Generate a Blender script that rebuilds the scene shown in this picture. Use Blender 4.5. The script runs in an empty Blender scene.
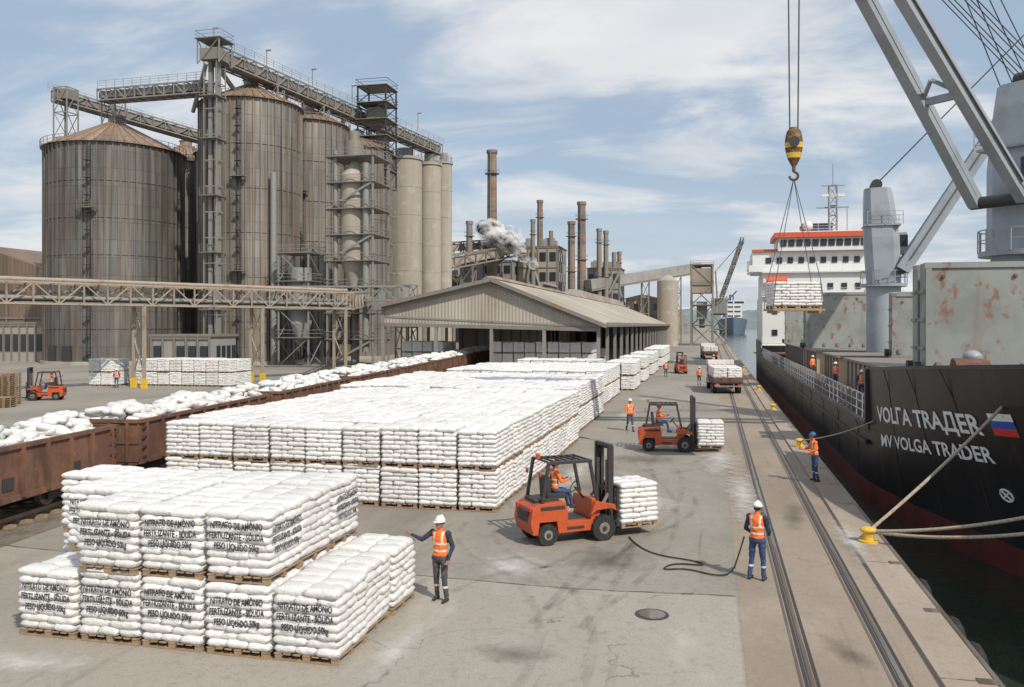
import bpy, math, random
import numpy as np
from mathutils import Vector, Matrix, noise
from mathutils.bvhtree import BVHTree
random.seed(7)
S=bpy.context.scene
COL=S.collection
R=math.radians
def V(*a): return Vector(a)

# ------------------------------------------------------------------ materials
def mat(name, base, layers=(), rough=.7, metal=0, bump=None, wave=None, rnd=0, coord='Object', rcol=None):
    m=bpy.data.materials.new(name); m.use_nodes=True
    nt=m.node_tree; N=nt.nodes; L=nt.links
    b=N['Principled BSDF']; b.inputs['Roughness'].default_value=rough; b.inputs['Metallic'].default_value=metal
    tc=N.new('ShaderNodeTexCoord'); src=tc.outputs[coord]
    def nz(scale,stretch,detail=5,off=0):
        mp=N.new('ShaderNodeMapping'); mp.inputs['Scale'].default_value=stretch; mp.inputs['Location'].default_value=(off,off*.7,off*.3)
        L.new(src,mp.inputs[0]); n=N.new('ShaderNodeTexNoise'); n.inputs['Scale'].default_value=scale
        n.inputs['Detail'].default_value=detail; n.inputs['Roughness'].default_value=.6
        L.new(mp.outputs[0],n.inputs['Vector']); return n.outputs['Fac']
    rgb=N.new('ShaderNodeRGB'); rgb.outputs[0].default_value=(*base,1); cur=rgb.outputs[0]
    for i,l in enumerate(layers):
        c,sc,st,lo,hi,amt=l[:6]
        f=nz(sc,st,6,i*3.7+1)
        mr=N.new('ShaderNodeMapRange'); mr.interpolation_type='SMOOTHSTEP'
        mr.inputs[1].default_value=lo; mr.inputs[2].default_value=hi; mr.inputs[3].default_value=0; mr.inputs[4].default_value=amt
        L.new(f,mr.inputs[0]); mx=N.new('ShaderNodeMix'); mx.data_type='RGBA'
        L.new(mr.outputs[0],mx.inputs[0]); L.new(cur,mx.inputs[6]); mx.inputs[7].default_value=(*c,1); cur=mx.outputs[2]
    if rnd:
        oi=N.new('ShaderNodeObjectInfo'); hs=N.new('ShaderNodeHueSaturation')
        mr=N.new('ShaderNodeMapRange'); mr.inputs[3].default_value=1-rnd; mr.inputs[4].default_value=1+rnd*.4
        L.new(oi.outputs['Random'],mr.inputs[0]); L.new(mr.outputs[0],hs.inputs['Value']); L.new(cur,hs.inputs['Color']); cur=hs.outputs[0]
    L.new(cur,b.inputs['Base Color'])
    if bump:
        h=nz(bump[0],bump[1],6,9); st,di=bump[2],bump[3]
        bp=N.new('ShaderNodeBump'); bp.inputs['Strength'].default_value=st; bp.inputs['Distance'].default_value=di
        L.new(h,bp.inputs['Height']); nrm=bp.outputs[0]; L.new(nrm,b.inputs['Normal'])
    if wave:
        ax,fr,st,di=wave
        sp=N.new('ShaderNodeSeparateXYZ'); L.new(src,sp.inputs[0])
        m1=N.new('ShaderNodeMath'); m1.operation='MULTIPLY'; m1.inputs[1].default_value=fr; L.new(sp.outputs[ax],m1.inputs[0])
        m2=N.new('ShaderNodeMath'); m2.operation='SINE'; L.new(m1.outputs[0],m2.inputs[0])
        bw=N.new('ShaderNodeBump'); bw.inputs['Strength'].default_value=st; bw.inputs['Distance'].default_value=di
        L.new(m2.outputs[0],bw.inputs['Height'])
        if bump: L.new(nrm,bw.inputs['Normal'])
        L.new(bw.outputs[0],b.inputs['Normal'])
    return m

I3=(1,1,1); VS=(1,1,.06)
WH=mat('bag_white',(.74,.735,.72),[((.56,.56,.55),3,I3,.45,.75,.5),((.46,.43,.38),9,I3,.60,.8,.4)],rough=.42,bump=(14,I3,.75,.04),rnd=.12)
WD=mat('pallet_wood',(.36,.25,.15),[((.18,.13,.09),6,(1,1,4),.4,.7,.7)],rough=.85)
INK=mat('ink',(.03,.03,.035),rough=.6)
STEEL=mat('weathered_steel',(.23,.22,.20),[((.26,.16,.09),1.5,VS,.45,.7,.7),((.1,.1,.1),4,I3,.5,.75,.5)],rough=.6,metal=.2)
GALV=mat('galv_frame',(.25,.25,.235),[((.22,.15,.10),.8,VS,.5,.75,.6),((.12,.11,.10),3,I3,.5,.8,.5)],rough=.6,metal=.1)
TANSTEEL=mat('tan_frame',(.33,.28,.22),[((.20,.12,.07),.9,I3,.5,.7,.6)],rough=.7)
BROWN=mat('rust_brown',(.13,.062,.042),[((.22,.11,.06),1.3,I3,.4,.7,.7),((.05,.036,.03),2.5,(1,1,.2),.45,.72,.85),((.34,.26,.2),6,I3,.62,.75,.5)],rough=.85,bump=(12,I3,.3,.02))
DARK=mat('dark_metal',(.035,.035,.037),[((.09,.08,.07),5,I3,.5,.8,.6)],rough=.55)
RUB=mat('rubber',(.022,.022,.022),[((.10,.09,.08),9,I3,.5,.8,.6)],rough=.85)
ORG=mat('orange_paint',(.50,.085,.024),[((.27,.065,.028),3,I3,.45,.75,.7),((.2,.15,.11),8,I3,.55,.8,.6)],rough=.42)
YEL=mat('yellow_paint',(.70,.45,.04),[((.3,.18,.06),5,I3,.5,.75,.7)],rough=.5)
BEIGE=mat('beige_cladding',(.40,.37,.31),[((.27,.22,.17),.35,VS,.4,.7,.7),((.50,.47,.42),.12,I3,.45,.7,.6),((.24,.14,.08),.8,VS,.6,.75,.6)],rough=.7,wave=(0,16,.6,.04))
ROOF=mat('shed_roof_sheet',(.40,.36,.30),[((.26,.2,.15),.3,(.3,1,1),.4,.65,.7),((.5,.48,.44),.1,I3,.45,.7,.6),((.23,.13,.08),.6,(.2,1.2,1),.58,.75,.7)],rough=.65,wave=(1,14,.6,.04))
CONC=mat('old_concrete',(.38,.345,.29),[((.25,.22,.18),.2,VS,.4,.7,.7),((.46,.43,.38),.5,I3,.5,.7,.5),((.15,.13,.11),.5,(1,1,.05),.58,.75,.6)],rough=.9,bump=(3,I3,.2,.05))
CONC2=mat('stack_brick',(.24,.19,.155),[((.10,.085,.08),.15,(1,1,2),.4,.6,.8),((.28,.15,.10),.2,(.5,.5,2.5),.5,.6,.7)],rough=.9)
INDG=mat('plant_cladding',(.27,.27,.26),[((.15,.13,.12),.12,VS,.4,.7,.7),((.35,.34,.32),.2,I3,.45,.65,.6)],rough=.8,wave=(0,6,.4,.05))
INDB=mat('plant_cladding_tan',(.34,.30,.25),[((.17,.13,.10),.12,VS,.4,.7,.7)],rough=.8)
WIN=mat('dark_glass',(.03,.035,.04),rough=.15)
SHIPB=mat('hull_black',(.013,.013,.015),[((.035,.03,.03),.5,(1,1,.15),.45,.75,.7),((.13,.055,.03),.9,(1,1,.25),.62,.78,.7),((.06,.055,.05),2.5,(1,1,.4),.6,.8,.6)],rough=.42,bump=(.35,I3,.3,.12))
SHIPR=mat('hull_red',(.17,.035,.028),[((.07,.03,.025),.7,(1,1,.3),.4,.7,.8),((.2,.14,.11),2,I3,.6,.75,.5)],rough=.6)
SHIPW=mat('ship_white',(.70,.71,.70),[((.45,.30,.2),.5,VS,.62,.8,.5),((.52,.52,.52),.3,I3,.5,.8,.4)],rough=.45)
SHIPO=mat('ship_orange',(.60,.10,.04),rough=.5)
SHIPG=mat('ship_grey_crane',(.31,.345,.38),[((.21,.23,.25),.5,I3,.45,.7,.7),((.26,.14,.09),1.4,VS,.6,.76,.7)],rough=.45)
HATCH=mat('hatch_greygreen',(.27,.29,.275),[((.18,.195,.185),.4,I3,.42,.7,.75),((.22,.10,.055),1.7,(1,1,.6),.56,.66,.85),((.20,.11,.065),.8,VS,.54,.72,.75)],rough=.6,bump=(.8,I3,.2,.05))
DECK=mat('deck_rust',(.30,.23,.17),[((.18,.09,.06),.8,I3,.4,.6,.8)],rough=.8)
TAN=mat('coaming_tan',(.42,.36,.28),[((.24,.14,.08),.8,VS,.5,.7,.7)],rough=.7)
BLUE=mat('funnel_blue',(.03,.10,.25),rough=.5)
FARB=mat('far_hull_blue',(.09,.13,.19),rough=.6)
ROPE=mat('rope',(.42,.36,.27),[((.2,.17,.13),20,I3,.4,.7,.7)],rough=.9)
CABLE=mat('cable',(.10,.10,.10),rough=.5)
RAILM=mat('rail_steel',(.16,.12,.09),[((.30,.27,.24),2,(1,.1,1),.45,.6,.8)],rough=.45,metal=.5)
HOOK=mat('hook_brown',(.10,.045,.025),[((.25,.14,.04),6,(1,1,2),.5,.6,.7)],rough=.6)
FW=mat('flag_white',(.75,.75,.74),[((.35,.33,.32),6,I3,.5,.75,.6)]); FB=mat('flag_blue',(.03,.09,.45)); FR=mat('flag_red',(.6,.03,.03))
SKIN=mat('skin',(.28,.15,.10),rough=.55); VEST=mat('hi_vis_orange',(.85,.17,.02),[((.5,.1,.02),12,I3,.5,.8,.5)],rough=.7,bump=(14,I3,.5,.03))
NAVY=mat('navy_cloth',(.025,.032,.055),[((.05,.06,.09),9,I3,.4,.7,.6)],rough=.85,bump=(12,I3,.6,.03))
BLUEC=mat('blue_cloth',(.04,.07,.16),[((.02,.035,.09),9,I3,.4,.7,.6)],rough=.85,bump=(12,I3,.6,.03))
GREYC=mat('grey_cloth',(.06,.06,.065),[((.1,.1,.11),9,I3,.4,.7,.6)],rough=.85,bump=(12,I3,.6,.03))
REFL=mat('reflective_tape',(.6,.62,.55),rough=.35); HELM=mat('helmet_white',(.75,.75,.72),rough=.3); HELO=mat('helmet_orange',(.75,.2,.03),rough=.3)
BOOT=mat('boot',(.03,.025,.02),rough=.6); HAIR=mat('hair',(.015,.012,.01),rough=.7)
TREES=mat('hill_forest_hazed',(.15,.19,.19),[((.24,.29,.31),.02,I3,.4,.7,.7)],rough=1)  # forest green with distance haze put into the colour, pale and bluish
REDP=mat('red_paint',(.4,.05,.03),[((.2,.06,.04),4,I3,.45,.7,.6)],rough=.5)

def silo_mat(name, c1,c2,rust,ra=.7):
    m=bpy.data.materials.new(name); m.use_nodes=True; nt=m.node_tree; N=nt.nodes; L=nt.links; b=N['Principled BSDF']
    b.inputs['Roughness'].default_value=.5; b.inputs['Metallic'].default_value=.35
    tc=N.new('ShaderNodeTexCoord'); sp=N.new('ShaderNodeSeparateXYZ'); L.new(tc.outputs['Object'],sp.inputs[0])
    at=N.new('ShaderNodeMath'); at.operation='ARCTAN2'; L.new(sp.outputs[1],at.inputs[0]); L.new(sp.outputs[0],at.inputs[1])
    mu=N.new('ShaderNodeMath'); mu.operation='MULTIPLY'; mu.inputs[1].default_value=10; L.new(at.outputs[0],mu.inputs[0])
    cb=N.new('ShaderNodeCombineXYZ'); L.new(mu.outputs[0],cb.inputs[0]); L.new(sp.outputs[2],cb.inputs[1])
    br=N.new('ShaderNodeTexBrick'); L.new(cb.outputs[0],br.inputs['Vector']); br.offset=0
    br.inputs['Color1'].default_value=(*c1,1); br.inputs['Color2'].default_value=(*c2,1); br.inputs['Mortar'].default_value=(c2[0]*.6,c2[1]*.58,c2[2]*.56,1)
    br.inputs['Scale'].default_value=1; br.inputs['Brick Width'].default_value=1.1; br.inputs['Row Height'].default_value=2.6; br.inputs['Mortar Size'].default_value=.045
    cur=br.outputs[0]
    for (c,st,sc,lo,hi,amt) in [(rust,(1,.04,1),.9,.42,.66,ra),((.06,.055,.05),(1,.025,1),2.2,.5,.70,.8),((.42,.41,.38),(1,.05,1),.9,.52,.75,.5),((.10,.08,.065),(1,.5,1),.16,.45,.7,.55)]:
        mp=N.new('ShaderNodeMapping'); mp.inputs['Scale'].default_value=st; mp.inputs['Location'].default_value=(sc*7,0,0); L.new(cb.outputs[0],mp.inputs[0])
        n=N.new('ShaderNodeTexNoise'); n.inputs['Scale'].default_value=sc; n.inputs['Detail'].default_value=7; L.new(mp.outputs[0],n.inputs['Vector'])
        mr=N.new('ShaderNodeMapRange'); mr.inputs[1].default_value=lo; mr.inputs[2].default_value=hi; mr.inputs[4].default_value=amt; L.new(n.outputs[0],mr.inputs[0])
        mx=N.new('ShaderNodeMix'); mx.data_type='RGBA'; L.new(mr.outputs[0],mx.inputs[0]); L.new(cur,mx.inputs[6]); mx.inputs[7].default_value=(*c,1); cur=mx.outputs[2]
    L.new(cur,b.inputs['Base Color'])
    return m
SILO=silo_mat('silo_galvanised',(.30,.285,.26),(.21,.205,.19),(.235,.165,.11),.8)
SILOD=silo_mat('silo_galvanised_dark',(.20,.205,.20),(.14,.145,.145),(.18,.12,.08),.7)
SROOF=silo_mat('silo_roof',(.47,.34,.24),(.39,.28,.20),(.34,.18,.10))

# ------------------------------------------------------------------ mesh builder
class MB:
    def __init__(s): s.v=[]; s.f=[]; s.m=[]; s.sm=[]; s.mats=[]; s.T=Matrix.Identity(4)
    def mi(s,m):
        if m not in s.mats: s.mats.append(m)
        return s.mats.index(m)
    def add(s,vs,fs,m,smooth=False):
        o=len(s.v); k=s.mi(m)
        s.v.extend([s.T@Vector(p) for p in vs])
        for f in fs: s.f.append([i+o for i in f]); s.m.append(k); s.sm.append(smooth)
    def box(s,c,d,m,rz=0):
        x,y,z=[a/2 for a in d]; cr,sr=math.cos(rz),math.sin(rz)
        vs=[]
        for sx,sy,sz in [(-1,-1,-1),(1,-1,-1),(1,1,-1),(-1,1,-1),(-1,-1,1),(1,-1,1),(1,1,1),(-1,1,1)]:
            a,b=sx*x,sy*y; vs.append((c[0]+a*cr-b*sr,c[1]+a*sr+b*cr,c[2]+sz*z))
        s.add(vs,[(0,3,2,1),(4,5,6,7),(0,1,5,4),(1,2,6,5),(2,3,7,6),(3,0,4,7)],m)
    def frame(s,p1,p2):
        d=(Vector(p2)-Vector(p1)).normalized()
        up=V(0,0,1) if abs(d.z)<.95 else V(0,1,0)
        a=d.cross(up).normalized(); b=a.cross(d).normalized(); return a,b
    def beam(s,p1,p2,w,h,m):
        p1=Vector(p1);p2=Vector(p2); a,b=s.frame(p1,p2); a=a*w/2; b=b*h/2
        vs=[p+q for p in (p1,p2) for q in (-a-b,a-b,a+b,-a+b)]
        s.add(vs,[(0,1,2,3),(7,6,5,4),(0,4,5,1),(1,5,6,2),(2,6,7,3),(3,7,4,0)],m)
    def tube(s,p1,p2,r1,r2,m,n=12,smooth=True,caps=True):
        p1=Vector(p1);p2=Vector(p2); a,b=s.frame(p1,p2); vs=[]
        for p,r in ((p1,r1),(p2,r2)):
            for i in range(n):
                t=2*math.pi*i/n; vs.append(p+a*math.cos(t)*r+b*math.sin(t)*r)
        s.add(vs,[(i,i+n,(i+1)%n+n,(i+1)%n) for i in range(n)],m,smooth)
        if caps: s.add(vs,[list(range(n)),list(range(2*n-1,n-1,-1))],m)
    def sph(s,c,r,m,n=10,k=7,z0=-1,z1=1):
        if not hasattr(r,'__len__'): r=(r,r,r)
        vs=[];fs=[]
        a0=math.asin(z0);a1=math.asin(z1)
        for j in range(k+1):
            a=a0+(a1-a0)*j/k
            for i in range(n):
                t=2*math.pi*i/n; vs.append((c[0]+r[0]*math.cos(a)*math.cos(t),c[1]+r[1]*math.cos(a)*math.sin(t),c[2]+r[2]*math.sin(a)))
        for j in range(k):
            for i in range(n): fs.append((j*n+i,j*n+(i+1)%n,(j+1)*n+(i+1)%n,(j+1)*n+i))
        fs.append(list(range(n-1,-1,-1))); fs.append([k*n+i for i in range(n)])
        s.add(vs,fs,m,True)
    def caps(s,p1,p2,r1,r2,m):
        s.tube(p1,p2,r1,r2,m,12); s.sph(p1,r1*1.0,m,10,6); s.sph(p2,r2*1.0,m,10,6)
    def loft(s,rings,m,smooth=True,cap=True):
        n=len(rings[0]); vs=[p for r in rings for p in r]; fs=[]
        for j in range(len(rings)-1):
            for i in range(n): fs.append((j*n+i,j*n+(i+1)%n,(j+1)*n+(i+1)%n,(j+1)*n+i))
        s.add(vs,fs,m,smooth)
        if cap: s.add(vs,[list(range(n-1,-1,-1)),[(len(rings)-1)*n+i for i in range(n)]],m)
    def prism(s,prof,y0,y1,m):
        n=len(prof); vs=[(x,y0,z) for x,z in prof]+[(x,y1,z) for x,z in prof]
        s.add(vs,[list(range(n)),list(range(2*n-1,n-1,-1))]+[(i,i+n,(i+1)%n+n,(i+1)%n) for i in range(n)],m)
    def cyl(s,c,r,z0,z1,m,n=24,r2=None): s.tube((c[0],c[1],z0),(c[0],c[1],z1),r,r if r2 is None else r2,m,n)
    def truss(s,p1,p2,w,h,n,m,t=.15,deck=None,cover=None):
        p1=Vector(p1);p2=Vector(p2); a,b=s.frame(p1,p2); a=a*w/2; b=V(0,0,1)*h
        for q in (-a,a,-a+b,a+b): s.beam(p1+q,p2+q,t,t,m)
        for i in range(n+1):
            p=p1.lerp(p2,i/n)
            for q in(-a,a): s.beam(p+q,p+q+b,t*.7,t*.7,m)
            s.beam(p-a,p+a,t*.7,t*.7,m); s.beam(p-a+b,p+a+b,t*.7,t*.7,m)
            if i<n:
                p_=p1.lerp(p2,(i+1)/n)
                for q in(-a,a):
                    if i%2: s.beam(p+q,p_+q+b,t*.6,t*.6,m)
                    else: s.beam(p+q+b,p_+q,t*.6,t*.6,m)
        if deck: s.beam(p1+V(0,0,.12),p2+V(0,0,.12),w*.8,.1,deck)
        if cover: s.beam(p1+b*.55,p2+b*.55,w*.7,h*.6,cover)
    def tower(s,x,y,w,d,z0,z1,n,m,t=.2,floors=None,diag=True,rail=False):
        cs=[(x-w/2,y-d/2),(x+w/2,y-d/2),(x+w/2,y+d/2),(x-w/2,y+d/2)]
        for c in cs: s.beam((*c,z0),(*c,z1),t,t,m)
        for i in range(n+1):
            z=z0+(z1-z0)*i/n
            if i>0:
                for k in range(4): s.beam((*cs[k],z),(*cs[(k+1)%4],z),t*.8,t*.8,m)
                if floors: s.box((x,y,z+.02),(w+.6,d+.6,.12),floors)
                if rail:
                    for k in range(4):
                        sx=(w+.6)/w; A=[x+(cs[k][0]-x)*sx,y+(cs[k][1]-y)*1.08]; B=[x+(cs[(k+1)%4][0]-x)*sx,y+(cs[(k+1)%4][1]-y)*1.08]
                        s.beam((*A,z+1.1),(*B,z+1.1),.07,.07,m); s.beam((*A,z+.6),(*B,z+.6),.05,.05,m)
            if diag and i<n:
                z2=z0+(z1-z0)*(i+1)/n
                for k in range(4):
                    a,b=cs[k],cs[(k+1)%4]
                    if i%2: a,b=b,a
                    s.beam((*a,z),(*b,z2),t*.55,t*.55,m)
    def rail(s,p1,p2,m,sp=1.5,h=1.1,t=.05,bars=3):
        p1=Vector(p1);p2=Vector(p2); n=max(1,int((p2-p1).length/sp))
        for i in range(n+1):
            p=p1.lerp(p2,i/n); s.beam(p,p+V(0,0,h),t,t,m)
        for j in range(bars):
            z=h*(j+1)/bars; s.beam(p1+V(0,0,z),p2+V(0,0,z),t*.8,t*.8,m)
    def mesh(s,name):
        me=bpy.data.meshes.new(name); me.from_pydata([tuple(p) for p in s.v],[],s.f)
        for m in s.mats: me.materials.append(m)
        me.polygons.foreach_set('material_index',s.m); me.polygons.foreach_set('use_smooth',s.sm); me.update(); return me
    def build(s,name,loc=(0,0,0),rz=0,bevel=0,parent=None):
        o=bpy.data.objects.new(name,s.mesh(name)); COL.objects.link(o); o.location=loc; o.rotation_euler[2]=rz
        if bevel:
            b=o.modifiers.new('bevel','BEVEL'); b.width=bevel; b.segments=2; b.limit_method='ANGLE'; b.angle_limit=R(40)
        if parent: o.parent=parent
        return o
def inst(me,name,loc,rz=0,parent=None,sc=1):
    o=bpy.data.objects.new(name,me); COL.objects.link(o); o.location=loc; o.rotation_euler[2]=rz; o.scale=(sc,sc,sc)
    if parent: o.parent=parent
    return o
def empty(name,loc=(0,0,0),rz=0):
    o=bpy.data.objects.new(name,None); COL.objects.link(o); o.location=loc; o.rotation_euler[2]=rz; return o
def curve(name,pts,r,m,parent=None):
    c=bpy.data.curves.new(name,'CURVE'); c.dimensions='3D'; c.bevel_depth=r; c.bevel_resolution=2
    sp=c.splines.new('NURBS'); sp.points.add(len(pts)-1)
    for i,p in enumerate(pts): sp.points[i].co=(*p,1)
    sp.use_endpoint_u=True; sp.order_u=3; c.materials.append(m)
    o=bpy.data.objects.new(name,c); COL.objects.link(o)
    if parent: o.parent=parent
    return o
def sag(a,b,s,n=10):
    a=Vector(a);b=Vector(b); return [a.lerp(b,i/n)-V(0,0,s*4*(i/n)*(1-i/n)) for i in range(n+1)]

# ------------------------------------------------------------------ bags
def bag(mb,T,lx,ly,h,rg,nx=8,ny=6,crush=.012):
    U=[math.sin(math.pi/2*(-1+2*i/nx)) for i in range(nx+1)]; W=[math.sin(math.pi/2*(-1+2*i/ny)) for i in range(ny+1)]
    vs=[];idx={}
    ph=rg.uniform(0,50)
    for side in (1,-1):
        for i,u in enumerate(U):
            for j,w in enumerate(W):
                edge=i in(0,nx) or j in(0,ny)
                if edge and side==-1: idx[(side,i,j)]=idx[(1,i,j)]; continue
                z=((1-abs(u)**5)*(1-abs(w)**5))**.38 if not edge else 0
                pin=1-.05*(abs(u)**3)*(1-abs(w)) 
                n=noise.noise_vector(V(u*2+ph,w*2,side))
                p=V(u*lx/2,w*ly/2*pin,side*z*h/2)+V(n.x*crush,n.y*crush,n.z*crush*.8)
                idx[(side,i,j)]=len(vs); vs.append(T@p)
    fs=[]
    for i in range(nx):
        for j in range(ny):
            fs.append((idx[(1,i,j)],idx[(1,i+1,j)],idx[(1,i+1,j+1)],idx[(1,i,j+1)]))
            fs.append((idx[(-1,i,j)],idx[(-1,i,j+1)],idx[(-1,i+1,j+1)],idx[(-1,i+1,j)]))
    mb.add(vs,fs,WH,True)
def wood(mb,w=1.2):
    for i in range(3): mb.box((0,(i-1)*(w/2-.06),.02),(w,.1,.022),WD); 
    for i in range(3):
        for j in range(3): mb.box(((i-1)*(w/2-.07),(j-1)*(w/2-.06),.069),(.12,.1,.076),WD)
    for i in range(7): mb.box((( i-3)*(w/2-.06)/3,0,.12),(.13,w,.022),WD)
def pallet_mesh(seed,layers=8):
    rg=random.Random(seed); mb=MB(); wood(mb); S_=1.2; h=.142
    for l in range(layers):
        a,b=(3,2) if l%2==0 else (2,3)
        for i in range(a):
            for j in range(b):
                x=(i+.5)/a*S_-S_/2; y=(j+.5)/b*S_-S_/2
                top=l==layers-1
                T=Matrix.Translation((x*1.01+rg.uniform(-.02,.02),y*1.01+rg.uniform(-.02,.02),.14+h*(l+.5)+rg.uniform(-.006,.006)+(rg.uniform(-.01,.02) if top else 0)))@Matrix.Rotation(rg.uniform(-.06,.06),4,'Z')@Matrix.Rotation(rg.uniform(-.04,.04)*(2 if top else 1),4,'X')
                lx,ly=S_/a*1.07,S_/b*1.07
                bag(mb,T,lx,ly,h*1.32,rg,crush=.026)
    return mb.mesh('bag_pallet')
PM=[pallet_mesh(i) for i in range(6)]
BVHS=[BVHTree.FromPolygons([v.co.copy() for v in me.vertices],[list(p.vertices) for p in me.polygons]) for me in PM]
PH=1.275
def stack(name,x1,y0,cols,rows,tiers,pitch=1.3,rgs=1,full=False):
    rg=random.Random(rgs); P=empty(name,(x1-cols*pitch/2,y0+rows*pitch/2,0)); out={}
    for i in range(cols):
        for j in range(rows):
            T=tiers(i,j) if callable(tiers) else tiers
            for k in range(T):
                if k<T-1 and not full and 0<i<cols-1 and j>0 and T>1 and j<rows-1: continue
                x=-cols*pitch/2+(i+.5)*pitch; y=-rows*pitch/2+(j+.5)*pitch
                vi=rg.randrange(6); ro=rg.choice([0,2])*math.pi/2
                o=inst(PM[vi],'bag_pallet',(x+rg.uniform(-.035,.035),y+rg.uniform(-.035,.035),k*PH),ro+rg.uniform(-.025,.025),P)
                o.scale=(1,1,rg.uniform(.96,1.03)); out[(i,j,k)]=(o,vi)
    return P,out
def text_mesh(name,body,size,sx=1.0,offset=0.0,sl=.95,width=None):
    c=bpy.data.curves.new(name,'FONT'); c.body=body; c.size=size; c.align_x='CENTER'; c.offset=offset; c.space_line=sl; c.resolution_u=3
    o=bpy.data.objects.new(name,c); COL.objects.link(o); bpy.context.view_layer.update()
    me=bpy.data.meshes.new_from_object(o.evaluated_get(bpy.context.evaluated_depsgraph_get())); bpy.data.objects.remove(o)
    if width:
        xs=[v.co.x for v in me.vertices]; sx=width/(max(xs)-min(xs)); mid=(max(xs)+min(xs))/2
        for v in me.vertices: v.co.x-=mid
    for v in me.vertices: v.co.x*=sx
    return me
P1,o1=stack('fertilizer_bag_stack',-6.15,13.3,6,3,lambda i,j:(0 if j<2 else 2) if i==0 else ((1 if j==0 else 2) if i==1 else (1 if i==5 else 2)),rgs=3,full=True)
tm=text_mesh('label_text',"NITRATO DE AMÔNIO\nFERTILIZANTE - SÓLIDA\nPESO LÍQUIDO 50kg",.165,1,.0045,1.12,1.06)
bpy.context.view_layer.update()
for (i,j,k),(o,vi) in o1.items():
    faces=[]
    if j==0 and i>=1: faces.append(0)
    if k==1 and i==1 and j==1: faces.append(0)
    if k==1 and i==4 and j in(0,2): faces.append(90)
    for ang in faces:
        me=tm.copy(); W=Matrix.Translation(o.matrix_local.translation)@Matrix.Rotation(R(ang)+random.uniform(-.01,.01),4,'Z'); Wi=o.matrix_local.inverted()
        hits=[]; dz=random.uniform(-.05,.04); tl=random.uniform(-.025,.025)
        for v in me.vertices:
            zz=.93+dz+v.co.y+tl*v.co.x+.008*math.sin(v.co.x*9+i)
            p0=W@V(v.co.x,-1.0,zz); p1=W@V(v.co.x,0,zz)
            a=Wi@p0; d=(Wi@p1-a).normalized(); h=BVHS[vi].ray_cast(a,d,2)
            hits.append((p0,(p1-p0).normalized(),(h[0]-a).length if h[0] is not None else 9))
        mn=min(h[2] for h in hits)
        for v,(p0,dd,ds) in zip(me.vertices,hits): v.co=p0+dd*(min(ds,mn+.012)-.006)
        me.materials.clear(); me.materials.append(INK)
        t=bpy.data.objects.new('label_text',me); COL.objects.link(t); t.parent=P1
stack('fertilizer_bag_stack',-6.45,25.4,9,13,2,rgs=5)
stack('fertilizer_bag_stack',-6.9,43.2,10,10,2,rgs=6)
stack('fertilizer_bag_stack',-7.5,60.2,9,9,2,rgs=8)
stack('fertilizer_bag_stack',-6.6,75.5,2,5,2,rgs=9)
stack('fertilizer_bag_stack',-10.2,78.5,6,3,2,rgs=19)
stack('fertilizer_bag_stack',-6.6,87,2,5,2,rgs=10)
stack('fertilizer_bag_stack',-6.6,99,2,8,2,rgs=11)
stack('fertilizer_bag_stack',-6.6,119,2,16,2,rgs=12)
stack('fertilizer_bag_stack',-13.0,95,9,3,3,rgs=13,pitch=1.32)
stack('fertilizer_bag_stack',-30.6,95,4,4,3,rgs=14)
stack('fertilizer_bag_stack',-14.0,115,7,3,2,rgs=13)
stack('fertilizer_bag_stack',-43.8,71.2,8,3,2,rgs=15)
stack('fertilizer_bag_stack',-55.2,69.5,2,2,2,rgs=16)

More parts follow.
